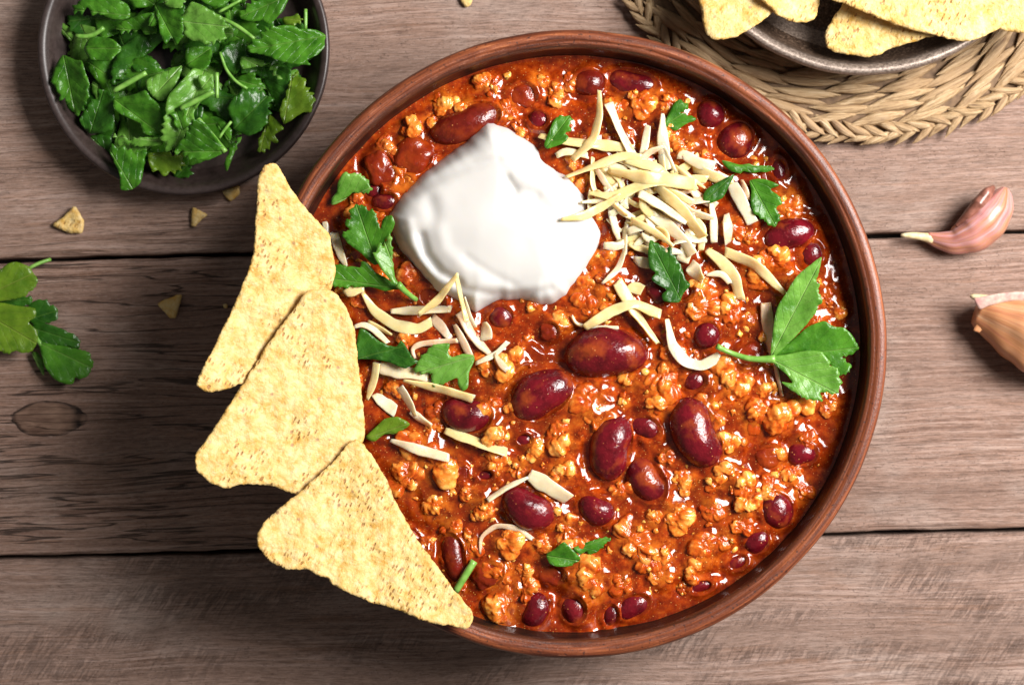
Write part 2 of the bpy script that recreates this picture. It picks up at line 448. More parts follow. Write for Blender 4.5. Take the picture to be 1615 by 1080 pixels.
LEAF = {
    'mid':  mat_leaf('parsley_mid', (0.026, 0.13, 0.006), (0.10, 0.31, 0.020), (0.24, 0.46, 0.09), 0.34),
    'dark': mat_leaf('parsley_dark', (0.012, 0.070, 0.005), (0.045, 0.17, 0.012), (0.12, 0.28, 0.04), 0.24),
    'light': mat_leaf('parsley_light', (0.075, 0.23, 0.018), (0.20, 0.43, 0.065), (0.38, 0.58, 0.18), 0.30),
    'yellow': mat_leaf('parsley_yellow', (0.075, 0.17, 0.008), (0.17, 0.29, 0.018), (0.32, 0.42, 0.07), 0.32),
}
STEM = mat_plain('parsley_stem', (0.10, 0.27, 0.03), (0.24, 0.45, 0.09), 0.35, 0.3)
CHIP = mat_chip()
SAUCE = mat_sauce()
MEAT = [mat_meat('mince_pale', (0.86, 0.43, 0.10), (0.74, 0.24, 0.028), (0.50, 0.085, 0.006)),
        mat_meat('mince_orange', (0.80, 0.33, 0.06), (0.64, 0.16, 0.014), (0.42, 0.055, 0.005)),
        mat_meat('mince_red', (0.62, 0.22, 0.035), (0.46, 0.095, 0.012), (0.27, 0.03, 0.005))]
BEAN = {'clean': mat_bean('kidney_bean', (0.055, 0.0018, 0.0038), (0.165, 0.0058, 0.012), 0.04),
        'film': mat_bean('kidney_bean_film', (0.055, 0.0025, 0.004), (0.15, 0.006, 0.010), 0.06),
        'sauce': mat_bean('sauce_bean', (0.075, 0.005, 0.003), (0.16, 0.012, 0.005), 0.10, (0.24, 0.032, 0.005)),
        'tomato': mat_bean('tomato_flesh', (0.12, 0.009, 0.002), (0.25, 0.024, 0.003), 0.12, (0.27, 0.036, 0.004))}
CREAM = mat_cream()
CHEESE = {'y': mat_cheese('cheese_yellow', (0.72, 0.52, 0.21), (0.78, 0.62, 0.32)),
          'w': mat_cheese('cheese_pale', (0.72, 0.57, 0.34), (0.78, 0.67, 0.47)),
          'p': mat_cheese('cheese_melting', (0.60, 0.37, 0.22), (0.74, 0.56, 0.39))}

# ------------------------------------------------------------------ the table: planks with real gaps
table = obj('table_top', None, kind='structure')
table['label'] = 'weathered grey brown table of wide wooden planks'
ang = 0.0285
def seam_y(px, y0): return y0 - px * 0.0293
T1 = ((0.17, 0.092, 0.062), (0.34, 0.218, 0.165), (0.48, 0.35, 0.295))
T2 = ((0.13, 0.066, 0.044), (0.30, 0.185, 0.138), (0.445, 0.318, 0.262))
T3 = ((0.15, 0.082, 0.056), (0.32, 0.208, 0.16), (0.46, 0.335, 0.285))
seams = [-1002, -530, -58, 412, 881, 1353, 1820]
pk = pz(0)
def plank(i, y0, y1, mat):
    # corner points of the strip in table millimetres, turned by the planks' slight slant
    gap = 0.9
    cx, cy = W(807.5, (y0 + y1) / 2 - 0.0293 * 807.5, 0)
    half = (y1 - y0) / 2 * pk - gap
    Lx = 420.0
    nx, ny = 260, 24
    us = np.linspace(-Lx, Lx, nx); 
    prof = [(-half, -18.0), (-half, -1.1), (-half + 0.35, -0.35), (-half + 1.1, 0.0)]
    inner = np.linspace(-half + 3, half - 3, ny)
    prof = prof + [(t, 0.0) for t in inner] + [(half - 1.1, 0.0), (half - 0.35, -0.35), (half, -1.1), (half, -18.0)]
    prof = np.array(prof); m_ = len(prof)
    X = np.repeat(us, m_); Y = np.tile(prof[:, 0], nx); Z = np.tile(prof[:, 1], nx)
    edge = (np.abs(Y) > half - 0.5)
    Y = Y + np.where(edge, np.sign(Y) * 0.55 * fbm(X * 0.05, Y * 0 + i, 3 + i, 4), 0)
    Z = Z + np.where(Z > -2, 0.22 * fbm(X * 0.012, Y * 0.04, i, 3) - 0.25, 0)
    idx = np.arange(nx * m_).reshape(nx, m_)
    f = np.stack([idx[:-1, :-1].ravel(), idx[1:, :-1].ravel(), idx[1:, 1:].ravel(), idx[:-1, 1:].ravel()], 1)
    me = mesh_np('plank', np.stack([X, Y, Z], 1), f, mat)
    obj('plank', me, table, (cx, cy, 0), ang)
kn = (W(75, 660, 0))
c2x, c2y = W(807.5, (412 + 881) / 2 - 0.0293 * 807.5, 0)
dx, dy = kn[0] - c2x, kn[1] - c2y
knot = (dx * math.cos(-ang) - dy * math.sin(-ang), dx * math.sin(-ang) + dy * math.cos(-ang), 14.5, 6.8)
woods = [mat_wood('wood_far', T1, 0.1, 0.1, None, 7.0), mat_wood('wood_outer', T1, 0.1, 0.0, None, 5.0), mat_wood('wood_upper', T1, 0.10, 0.15, None, 1.0),
         mat_wood('wood_middle', T2, 0.75, 0.0, knot, 2.0), mat_wood('wood_lower', T3, 0.05, 0.6, None, 3.0), mat_wood('wood_outer_low', T3, 0.1, 0.3, None, 9.0)]
for i in range(6): plank(i, seams[i], seams[i + 1], woods[i])
under = mesh_np('gap_floor', [(-400, -290, -14), (400, -290, -14), (400, 330, -14), (-400, 330, -14)], [(0, 1, 2, 3)],
                mat_plain('gap_floor_dark', (0.012, 0.009, 0.007), (0.025, 0.017, 0.013), 0.9))  # near-black brown sheet below the planks, closing off the gaps
obj('under_board', under, table)

# ------------------------------------------------------------------ lathe for bowl and plates
def lathe(prof, n=220, wob=0.0, seed=0, inside=None, closed=False):
    prof = np.array(prof, float)
    # refine profile
    pts = []
    for a, b in zip(prof[:-1], prof[1:]):
        k = max(1, int(np.hypot(*(b - a)) / 2.0))
        for j in range(k): pts.append(a + (b - a) * j / k)
    pts.append(prof[-1]); pts = np.array(pts); m_ = len(pts)
    th = np.linspace(0, 2 * np.pi, n, endpoint=False)
    R = np.tile(pts[:, 0], n); Z = np.tile(pts[:, 1], n); T = np.repeat(th, m_)
    wr = wob * (fbm(np.cos(T) * 1.6, np.sin(T) * 1.6, seed, 3) + 0.35 * fbm(np.cos(T) * 9, np.sin(T) * 9 + Z * 0.1, seed + 3, 2))
    R2 = R + np.where(R > 1, wr, 0); Z2 = Z + 0.6 * wob * fbm(np.cos(T) * 1.2, np.sin(T) * 1.2, seed + 9, 2) * (Z / max(1, pts[:, 1].max()))
    V = np.stack([R2 * np.cos(T), R2 * np.sin(T), Z2], 1)
    idx = np.arange(n * m_).reshape(n, m_); nx = np.roll(idx, -1, 0)
    f = np.stack([idx[:, :-1].ravel(), nx[:, :-1].ravel(), nx[:, 1:].ravel(), idx[:, 1:].ravel()], 1)
    arc = np.concatenate([[0], np.cumsum(np.hypot(*(np.diff(pts, axis=0).T)))])
    at = {'cyl': np.stack([np.cos(T) * 1.0, np.sin(T) * 1.0, np.tile(arc, n)], 1)}
    at['cyl'] = np.stack([np.cos(T), np.tile(arc, n) * 0.6, np.sin(T)], 1)
    if inside is not None:
        at['inside'] = np.tile(np.clip(np.interp(arc, *inside(pts, arc)), 0, 1), n)
    return V, f, at
def smooth_prof(ctrl, k=8):
    c = np.array(ctrl, float); out = []
    c2 = np.vstack([2 * c[0] - c[1], c, 2 * c[-1] - c[-2]])
    for i in range(1, len(c2) - 2):
        p0, p1, p2, p3 = c2[i - 1:i + 3]
        for t in np.linspace(0, 1, k, endpoint=False):
            out.append(0.5 * ((2 * p1) + (-p0 + p2) * t + (2 * p0 - 5 * p1 + 4 * p2 - p3) * t * t + (-p0 + 3 * p1 - 3 * p2 + p3) * t ** 3))
    out.append(c[-1]); return np.array(out)

BX, BY = W(903, 543, ZR)          # bowl axis
RB = 497 * P0
TERRA = mat_terracotta()
bowl = obj('clay_bowl', None, loc=(BX, BY, 0), label='large round red brown clay bowl full of bean chili', cat='bowl')
body = smooth_prof([(0.1, 1.2), (50, 1.0), (58, 0.0), (63, 1.5), (76, 12), (96, 31), (107, 47), (108.3, 54.5)], 6)
inner = smooth_prof([(103.9, 56.0), (103.4, 51), (102.4, 45), (97, 33), (81, 18), (58, 8), (0.1, 6)], 6)
V, f, at = lathe(body, 200, 0.25, 1, lambda p, a: ([0, a[-1]], [0, 0]))
obj('outer_wall', mesh_np('outer_wall', V, f, TERRA, attrs=at), bowl)
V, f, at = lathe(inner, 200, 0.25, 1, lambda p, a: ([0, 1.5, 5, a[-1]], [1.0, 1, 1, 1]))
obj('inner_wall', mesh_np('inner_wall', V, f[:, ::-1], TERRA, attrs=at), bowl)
rim = smooth_prof([(107.0, 53.0), (109.4, 54.8), (RB, 57.2), (109.7, 59.4), (108.4, 60.2), (106.9, 60.25), (106.0, 59.75), (105.2, 59.6), (104.3, 59.0), (103.6, 57.4), (103.9, 55.0)], 6)
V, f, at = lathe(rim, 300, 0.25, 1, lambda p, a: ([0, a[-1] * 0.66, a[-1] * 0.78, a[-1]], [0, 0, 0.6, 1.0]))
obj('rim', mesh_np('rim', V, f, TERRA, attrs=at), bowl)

# ------------------------------------------------------------------ layout of the stew
# beans: px, py, length px, width px, angle deg (screen, counter-clockwise), lift mm, material, label
beans = [
 (955, 558, 132, 84, 2, 1.2, 'film', 'largest kidney bean with red sauce smeared over its upper side'),
 (853, 622, 110, 74, 30, 0.8, 'clean', 'streaked kidney bean lying close beside the largest bean'),
 (737, 652, 84, 60, -6, 0.6, 'clean', 'kidney bean touching the tips of two cheese shreds'),
 (963, 706, 104, 70, 78, 1.0, 'clean', 'upright plump kidney bean beside two smaller half sunk beans'),
 (1096, 682, 116, 76, 113, 1.4, 'clean', 'smooth dark oval kidney bean with a bright sauce line along its edge'),
 (1020, 757, 82, 58, 125, -0.6, 'film', 'wet kidney bean wedged against the upright plump bean'),
 (832, 800, 92, 62, -28, 0.8, 'clean', 'kidney bean with cheese shreds lying across its top'),
 (940, 803, 62, 48, -25, 0.0, 'clean', 'small red kidney bean between meat crumbles and parsley'),
 (1018, 675, 58, 42, -30, -0.8, 'film', 'small glossy bean between the upright and the dark oval bean'),
 (1224, 803, 64, 54, 118, 0.2, 'film', 'rounded kidney bean with a white glint near the bowl wall'),
 (1265, 715, 52, 42, 10, 0.0, 'clean', 'small bright red bean near the bowl wall'),
 (1205, 865, 46, 40, 40, -0.4, 'clean', 'little kidney bean with a meat crumb on it by the bowl wall'),
 (843, 968, 58, 46, 68, 0.0, 'clean', 'oval kidney bean at the bowl wall beside a pale meat lump'),
 (905, 960, 52, 44, 100, -1.0, 'film', None), (1000, 962, 62, 42, 30, -0.6, 'clean', None), (965, 985, 40, 30, 80, -1.0, 'film', None),
 (1113, 528, 46, 42, 60, 0.8, 'clean', 'round dark bean touched by the parsley stem tip'),
 (1243, 372, 88, 52, 18, 0.2, 'clean', 'curved red kidney bean near the rim under the parsley leaflet'),
 (1160, 222, 66, 58, 60, 0.2, 'film', 'wrinkled dark bean with white glints in the shade of the rim'),
 (1125, 173, 46, 46, 0, 1.0, 'clean', 'round berry like bean in the shade of the rim'),
 (1000, 125, 88, 44, -12, -0.2, 'film', 'long dark bean in the shade under the rim'),
 (928, 130, 54, 46, 0, -0.4, 'sauce', None), (735, 195, 120, 62, 20, -0.6, 'sauce', 'long bean coated in sauce behind the sour cream'),
 (790, 500, 42, 40, 30, -0.6, 'film', 'bean half hidden under the edge of the sour cream'),
 (716, 878, 84, 40, 100, -0.6, 'sauce', 'narrow sauce coated bean along the edge of the chip resting on the rim'),
 (607, 318, 46, 34, 0, -0.6, 'film', None), (1095, 600, 42, 36, 0, -1.0, 'film', None), (1165, 890, 40, 28, 20, -1.0, 'film', None),
 (1112, 935, 48, 26, 15, -1.0, 'film', None), (850, 190, 36, 34, 0, -0.6, 'film', None),
 (826, 692, 34, 24, 0, -0.6, 'film', None), (728, 746, 26, 32, 0, -0.4, 'tomato', None), (766, 748, 34, 22, 5, -0.8, 'film', None),
 (1036, 462, 52, 40, -50, -0.6, 'film', 'bean showing beside the dark parsley leaf below the cheese heap'), (1228, 268, 30, 48, 10, -0.8, 'film', None),
 (652, 245, 66, 62, 60, -0.2, 'tomato', 'glossy lump of tomato next to the sour cream'), (600, 268, 50, 66, 20, -0.4, 'tomato', 'smooth tomato lump near the bowl wall beside the curled parsley'),
 (866, 522, 34, 34, 0, 0.2, 'tomato', 'orange cube of tomato beside the largest bean'), (1212, 720, 50, 44, 30, -0.6, 'tomato', None), (1075, 460, 40, 36, 0, -0.8, 'tomato', None),
 (680, 470, 56, 40, -30, -1.0, 'tomato', None), (590, 300, 34, 30, 0, -0.8, 'film', None), (825, 150, 50, 44, 0, -0.6, 'tomato', None), (770, 905, 56, 44, 30, -0.8, 'tomato', None),
 (1180, 560, 50, 40, 30, -1.0, 'tomato', None), (1280, 400, 40, 46, 0, -0.8, 'film', None), (870, 905, 50, 40, -10, -1.0, 'tomato', None), (640, 850, 56, 44, -40, -0.8, 'tomato', None),
]
chunks = [(1045, 600, 62, 0), (1150, 592, 60, 1), (925, 640, 58, 1), (945, 662, 44, 0), (885, 692, 50, 0), (786, 686, 40, 0), (846, 708, 36, 0), (692, 735, 58, 0),
 (1000, 852, 56, 0), (1068, 812, 46, 0), (1044, 868, 42, 0), (790, 962, 52, 0), (788, 905, 50, 1), (925, 905, 58, 1), (935, 930, 46, 0), (1042, 906, 34, 0), (1170, 762, 40, 0),
 (1148, 742, 36, 1), (1228, 652, 54, 1), (1262, 628, 46, 0), (1118, 650, 44, 1), (1142, 702, 36, 0), (1190, 655, 50, 1), (1212, 768, 36, 0), (1266, 775, 34, 1), (1180, 795, 40, 0),
 (1128, 800, 40, 1), (922, 460, 44, 1), (890, 505, 36, 0), (790, 590, 50, 0), (762, 572, 36, 1), (812, 570, 34, 1), (640, 758, 44, 0), (655, 700, 46, 1), (690, 800, 44, 0), (640, 735, 40, 1),
 (865, 775, 34, 0), (885, 742, 40, 0), (1110, 868, 50, 1), (1020, 880, 40, 1), (560, 350, 44, 1), (648, 208, 40, 1), (700, 158, 36, 0), (733, 165, 28, 0), (636, 288, 40, 1),
 (1012, 160, 40, 1), (1048, 158, 36, 1), (972, 172, 38, 1), (1078, 238, 44, 0), (1108, 258, 36, 1), (1242, 322, 50, 0), (1108, 482, 50, 0), (1146, 486, 44, 1), (1252, 450, 44, 1), (1192, 432, 44, 1),
 (1160, 622, 40, 1), (894, 832, 34, 0), (800, 850, 44, 0), (760, 800, 34, 0), (950, 400, 36, 1), (955, 445, 40, 1), (905, 260, 30, 1), (1010, 320, 30, 2), (1155, 360, 40, 1), (1220, 400, 44, 1),
 (700, 560, 34, 1), (720, 640, 30, 1), (640, 540, 30, 1), (600, 560, 30, 1), (560, 470, 30, 2), (700, 445, 34, 2), (1290, 520, 40, 2), (1300, 470, 36, 2), (1310, 640, 36, 2), (1270, 690, 34, 2),
 (1060, 560, 34, 1), (990, 600, 30, 1), (1040, 640, 34, 1), (1080, 760, 34, 1), (1130, 760, 30, 1), (980, 770, 28, 1), (900, 870, 34, 1), (850, 860, 34, 1), (830, 930, 36, 1), (980, 920, 34, 1), (1090, 900, 34, 1),
 (1140, 850, 34, 1), (1170, 830, 30, 1), (1250, 750, 30, 1), (1230, 720, 28, 1), (810, 640, 28, 1), (770, 640, 30, 1), (820, 735, 28, 0), (780, 730, 32, 1), (740, 780, 28, 1), (710, 830, 30, 1), (745, 860, 30, 1),
 (880, 150, 34, 1), (780, 140, 34, 2), (800, 175, 30, 1), (900, 130, 26, 2), (680, 190, 28, 1), (610, 230, 30, 2), (560, 320, 28, 2), (590, 345, 26, 1), (760, 130, 26, 1), (1000, 145, 22, 0), (850, 125, 28, 1)]
rr = random.Random(5)
tries = 0
while len(chunks) < 205 and tries < 6000:
    tries += 1
    a = rr.random() * 6.283; r = 425 * math.sqrt(rr.random())
    x, y = 901 + r * math.cos(a), 545 + r * math.sin(a)
    if any((x - c[0]) ** 2 + (y - c[1]) ** 2 < (0.42 * c[2] + 12) ** 2 for c in chunks): continue
    if any((x - b[0]) ** 2 + (y - b[1]) ** 2 < (0.42 * b[2] + 8) ** 2 for b in beans): continue
    chunks.append((x, y, rr.uniform(16, 30), rr.choice([0, 1, 1, 2])))

# ------------------------------------------------------------------ sauce surface
RS = 104.0
GS = 0.42
NG = int(2 * RS / GS) + 2
gx = (np.arange(NG) - NG / 2) * GS
GX, GY = np.meshgrid(gx, gx)             # bowl-local mm, GY up
RR = np.hypot(GX, GY)
calm = np.clip((RS - RR) / 14.0, 0.12, 1.0)
H = 46.4 + 3.0 * (1 - (np.minimum(RR, RS) / RS) ** 3.6)
H += calm * (1.5 * fbm(GX * 0.045, GY * 0.045, 2, 2) + 0.85 * fbm(GX * 0.12, GY * 0.12, 8, 2))
rid = 1 - np.abs(fbm(GX * 0.13, GY * 0.13, 21, 2))
H += calm * 0.7 * np.clip(rid - 0.35, 0, 1)
H += calm * 0.07 * fbm(GX * 0.42, GY * 0.42, 31, 1)
OIL = np.zeros_like(H)
def px_local(px, py, z):
    x, y = W(px, py, z); return x - BX, y - BY
def stamp(x, y, rad):
    i0, i1 = max(0, int((x - rad - gx[0]) / GS)), min(NG, int((x + rad - gx[0]) / GS) + 2)
    j0, j1 = max(0, int((y - rad - gx[0]) / GS)), min(NG, int((y + rad - gx[0]) / GS) + 2)
    return slice(j0, j1), slice(i0, i1)
for (px, py, sz, k) in chunks:
    x, y = px_local(px, py, 48); r = sz * pz(48) / 2
    sl = stamp(x, y, r * 2.4)
    d = np.hypot(GX[sl] - x, GY[sl] - y) / r
    H[sl] += min(1.7, 0.28 * r) * np.exp(-d * d * 0.9)
    OIL[sl] = np.maximum(OIL[sl], np.exp(-(d / 1.15) ** 4) * (1.0 if k < 2 else 0.4))
H0 = H.copy()
def Hat(x, y, A=None):
    A = H if A is None else A
    u = np.clip((np.asarray(x) - gx[0]) / GS, 0, NG - 1.001); v = np.clip((np.asarray(y) - gx[0]) / GS, 0, NG - 1.001)
    i = u.astype(int); j = v.astype(int); fu = u - i; fv = v - j
    return (A[j, i] * (1 - fu) + A[j, i + 1] * fu) * (1 - fv) + (A[j + 1, i] * (1 - fu) + A[j + 1, i + 1] * fu) * fv
bean_geo = []
for b in beans:
    x, y = px_local(b[0], b[1], 47); k = pz(49)
    rb_ = math.hypot(x, y) + 0.5 * min(b[2], b[3]) * k
    if rb_ > 101.0:
        q_ = 1 - (rb_ - 101.0) / math.hypot(x, y); x *= q_; y *= q_
    a_, b_ = b[2] * k / 2, b[3] * k / 2
    if a_ < b_: a_, b_ = b_, a_; angb = math.radians(b[4] + 90)
    else: angb = math.radians(b[4])
    z = float(Hat(x, y, H0)) + b[5] - 1.6
    bean_geo.append((x, y, z, a_, b_, angb))
    sl = stamp(x, y, a_ * 1.9)
    X, Y = GX[sl] - x, GY[sl] - y
    X, Y = X * math.cos(angb) + Y * math.sin(angb), -X * math.sin(angb) + Y * math.cos(angb)
    e = np.sqrt((X / a_) ** 2 + (Y / b_) ** 2)
    dist = (e - 1) * (a_ * b_) ** 0.5
    n = 0.5 * fbm(GX[sl] * 0.18, GY[sl] * 0.18, int(b[0]), 1)
    ph = (b[0] * 0.37 + b[1] * 0.11) % 2.0 - 1.0 - angb
    lap = np.cos(np.arctan2(Y / b_, X / a_) - ph)
    men = np.clip(0.5 + 1.2 * n + 1.1 * lap, 0, 2.6) * np.exp(-np.abs(dist) / (0.9 + 0.35 * lap))
    dip = -0.8 * np.clip(0.6 - 0.8 * lap, 0, 1.4) * np.exp(-((dist - 2.0) / 1.7) ** 2)
    sunk = -3.0 * np.clip((0.66 - e) / 0.2, 0, 1)
    H[sl] += men + dip + sunk
H += 1.0 * np.exp(-np.clip(RS - RR, 0, None) / 1.3)
keep = RR <= RS
vid = -np.ones((NG, NG), int); vid[keep] = np.arange(keep.sum())
q = keep[:-1, :-1] & keep[1:, :-1] & keep[:-1, 1:] & keep[1:, 1:]
F = np.stack([vid[:-1, :-1][q], vid[:-1, 1:][q], vid[1:, 1:][q], vid[1:, :-1][q]], 1)
chili = obj('chili_stew', None, loc=(BX, BY, 44), label='thick orange red chili sauce with minced meat filling the clay bowl', cat='stew')
obj('sauce', mesh_np('sauce', np.stack([GX[keep], GY[keep], H[keep] - 44], 1), F, SAUCE, attrs={'oil': OIL[keep]}), chili)

LM = [(955,558,'the largest kidney bean'),(853,622,'the streaked kidney bean'),(737,652,'the cheese touched bean'),(963,706,'the upright plump bean'),(1096,682,'the dark oval bean'),
 (832,800,'the cheese topped bean'),(1224,803,'the glinting bean'),(1265,715,'the bright red bean'),(843,968,'the oval wall bean'),(1113,528,'the round dark bean'),
 (1243,372,'the curved red bean'),(1160,222,'the wrinkled bean'),(1125,173,'the berry like bean'),(1000,125,'the long shaded bean'),(735,195,'the long coated bean'),(652,245,'the glossy tomato lump'),
 (716,878,'the narrow coated bean'),(890,875,'the folded parsley scrap'),(612,675,'the yellow green parsley'),(700,580,'the pale lobed parsley'),(605,550,'the dark parsley piece'),(600,400,'the parsley sprig'),
 (1280,540,'the large parsley leaf'),(1055,428,'the dark lobed parsley'),(1207,318,'the broad toothed parsley'),(880,210,'the small green parsley'),(1090,560,'the hooked cheese shred'),(1000,490,'the crossed cheese shreds'),
 (660,708,'the short straight shred'),(750,697,'the stout straight shred'),(1040,300,'the cheese heap'),(790,340,'the sour cream'),(555,295,'the curled pale parsley'),(1205,865,'the crumb topped bean'),(800,840,'the melting cheese hook'),(1070,183,'the ragged parsley')]
def two_near(px, py, lm=LM):
    q = sorted(lm, key=lambda t: (t[0] - px) ** 2 + (t[1] - py) ** 2)
    return q[0][2], q[1][2]
# ------------------------------------------------------------------ minced meat
def ico(sub):
    bm = bmesh.new(); bmesh.ops.create_icosphere(bm, subdivisions=sub, radius=1.0)
    v = np.array([p.co[:] for p in bm.verts]); f = np.array([[q.index for q in t.verts] for t in bm.faces]); bm.free()
    return v, f
ICO4, ICO3, ICO2, ICO1 = ico(5), ico(4), ico(2), ico(1)
def n3(V, f, seed):
    x, y, z = V[:, 0] * f, V[:, 1] * f, V[:, 2] * f
    return gnoise(x + 0.73 * z, y - 0.41 * z, seed) * 0.6 + gnoise(z + 0.37 * x + 7.7, y * 0.8 + 0.6 * x, seed + 3) * 0.6
def lump(seed, sub=ICO4):
    """a crumb cluster: the union of small uneven grains, seen from its centre"""
    r = np.random.RandomState(seed)
    n = r.randint(8, 15)
    c = r.randn(n, 3); c /= np.linalg.norm(c, axis=1)[:, None]
    c *= (0.40 + 0.36 * r.rand(n))[:, None]; c[:, 2] *= 0.75
    ax = r.uniform(0.7, 1.3); c[:, 0] *= ax; c[:, 1] /= ax
    rad = 0.22 + 0.30 * r.rand(n)
    d0 = sub[0]
    w = np.stack([n3(d0, 3.1, seed + 1), n3(d0, 3.1, seed + 11), n3(d0, 3.1, seed + 21)], 1)
    d = d0 + 0.30 * w; d /= np.linalg.norm(d, axis=1)[:, None]
    c = np.vstack([c, [[0, 0, 0]]]); rad = np.append(rad, 0.45); n += 1
    dc = d @ c.T
    disc = rad[None] ** 2 - (c ** 2).sum(1)[None] + dc ** 2
    t = np.where(disc > 0, dc + np.sqrt(np.maximum(disc, 0)), 0)
    k = 11.0
    R = np.log(np.exp(k * t).sum(1)) / k
    who = t.argmax(1)
    V = d * R[:, None]
    pole = ((V - c[who]) * (c[who] / (np.linalg.norm(c[who], axis=1)[:, None] + 1e-6))).sum(1) / rad[who]
    g = np.clip(pole, 0, 1) * (0.25 + 0.85 * r.rand(n)[who])
    R2 = R * (1 + 0.10 * n3(d0, 4.0, seed + 31) + 0.035 * n3(d0, 9.0, seed + 41))
    return d0 * R2[:, None], np.clip(g, 0, 1)
lumps = [lump(100 + i) for i in range(12)]
_unused = ['crumbly pale chunk of minced meat half sunk in the chili sauce', 'orange chunk of minced meat coated with chili sauce', 'red soaked lump of minced meat almost covered by sauce']
mesh_cache = {}
def sup_local(x, y): return float(Hat(x, y))
for i, (px, py, sz, k) in enumerate(chunks):
    x, y = px_local(px, py, 49)
    r = sz * pz(49) / 2
    if math.hypot(x, y) + r > 101.0: 
        s_ = (101.0 - r) / math.hypot(x, y); x *= s_; y *= s_
    key = (i % 12, round(r * 2) / 2, k)
    if key not in mesh_cache:
        V, g = lumps[key[0]]
        mesh_cache[key] = mesh_np('meat_chunk', V * key[1] * np.array([1.28, 1.28, 0.78]), ICO4[1], MEAT[k], attrs={'grain': g, 'hz': V[:, 2]})
    z = float(Hat(x, y, H0)) - 0.26 * r - (0.5 if k == 2 else 0.1) - 0.1
    obj('meat_chunk', mesh_cache[key], None, (BX + x, BY + y, z), rr.random() * 6.28, '%s %s meat crumble between %s and %s' % ('large' if sz > 43 else 'medium' if sz > 29 else 'small', ['pale', 'orange', 'red soaked'][k], *two_near(px, py)), 'meat', 'minced meat crumbles in the chili')
# loose grains nobody could count
gv, gf, gg = [], [], []
nb = 0
rs = np.random.RandomState(77)
def free_of_beans(x, y):
    for (bx, by, bz, a_, b_, an) in bean_geo:
        X, Y = x - bx, y - by
        X, Y = X * math.cos(an) + Y * math.sin(an), -X * math.sin(an) + Y * math.cos(an)
        if (X / a_) ** 2 + (Y / b_) ** 2 < 1.1: return False
    return True
while nb < 850:
    if rs.rand() < 0.75:
        c = chunks[rs.randint(len(chunks))]
        x, y = px_local(c[0] + rs.randn() * c[2] * 0.75, c[1] + rs.randn() * c[2] * 0.75, 48)
    else:
        a = rs.rand() * 6.283; r0 = 99 * math.sqrt(rs.rand()); x, y = r0 * math.cos(a), r0 * math.sin(a)
    if math.hypot(x, y) > 99 or not free_of_beans(x, y): nb += 0.2; continue
    r = 0.35 + 1.35 * rs.rand() ** 2.0
    src = ICO2 if r > 0.6 else ICO1
    V = src[0] * r * np.array([1, 0.55 + 0.5 * rs.rand(), 0.6]) * (1 + 0.30 * np.sin(src[0] @ (rs.randn(3) * 3.4)) + 0.2 * rs.randn(len(src[0])))[:, None]
    a = rs.rand() * 6.283
    V = np.stack([V[:, 0] * math.cos(a) - V[:, 1] * math.sin(a), V[:, 0] * math.sin(a) + V[:, 1] * math.cos(a), V[:, 2]], 1)
    V += [x, y, float(Hat(x, y)) + r * rs.uniform(-0.45, 0.15) - 44]
    gf.append(src[1] + sum(len(t) for t in gv[-0:]) if False else src[1] + (0 if not gg else off)); gv.append(V)
    off = (0 if not gg else off) + len(V); gg.append(np.full(len(V), 0.75 * rs.rand()))
    nb += 1
obj('minced_meat_grains', mesh_np('minced_meat_grains', np.vstack(gv), np.vstack(gf), MEAT[0], attrs={'grain': np.concatenate(gg), 'hz': np.concatenate(gg) * 0.5 + 0.3}), chili, kind='stuff')

# ------------------------------------------------------------------ beans
def bean_mesh(a, b, seed, mat, tomato=False):
    V = ICO3[0].copy()
    t = V[:, 0].copy()
    r = np.random.RandomState(seed)
    V[:, 0] *= a
    w = b * (1 + 0.05 * np.cos(t * 3 + seed))
    bend = r.choice([-1, 1]) * 0.10 * b
    hil = np.exp(-(t / 0.42) ** 2) * np.clip(-np.sign(bend) * V[:, 1], 0, 1) * 0.16 * b * (a / b > 1.2)
    V[:, 1] = V[:, 1] * w + np.sign(bend) * hil - bend * (t * t - 0.35) * (a / b > 1.2)
    V[:, 2] *= b * 0.84
    n = fbm(V[:, 0] * 0.12 + seed, V[:, 1] * 0.16 + V[:, 2] * 0.1, seed % 50, 3)
    V *= (1 + 0.035 * n)[:, None]
    if tomato:
        d = ICO3[0]; p = 3.2
        sq = (np.abs(d) ** p).sum(1) ** (-1 / p)
        V = d * sq[:, None] * np.array([a * 0.9, b * 0.9, b * 0.62]) * (1 + 0.16 * n3(d, 1.9, seed) + 0.07 * n3(d, 4.5, seed + 9))[:, None]
    return mesh_np('kidney_bean', V, ICO3[1], mat)
for i, (b, g) in enumerate(zip(beans, bean_geo)):
    x, y, z, a_, b_, an = g
    tom = b[6] == 'tomato'
    me = bean_mesh(a_, b_, i * 7 + 1, BEAN[b[6]], tom)
    lab = b[7] or ('half sunk bit of tomato between %s and %s' if tom else 'half sunk little bean between %s and %s') % two_near(b[0], b[1])
    obj('tomato_piece' if tom else 'kidney_bean', me, None, (BX + x, BY + y, z), an, lab, 'tomato' if tom else 'bean', None if b[7] else ('sunken tomato bits' if tom else 'sunken beans'))

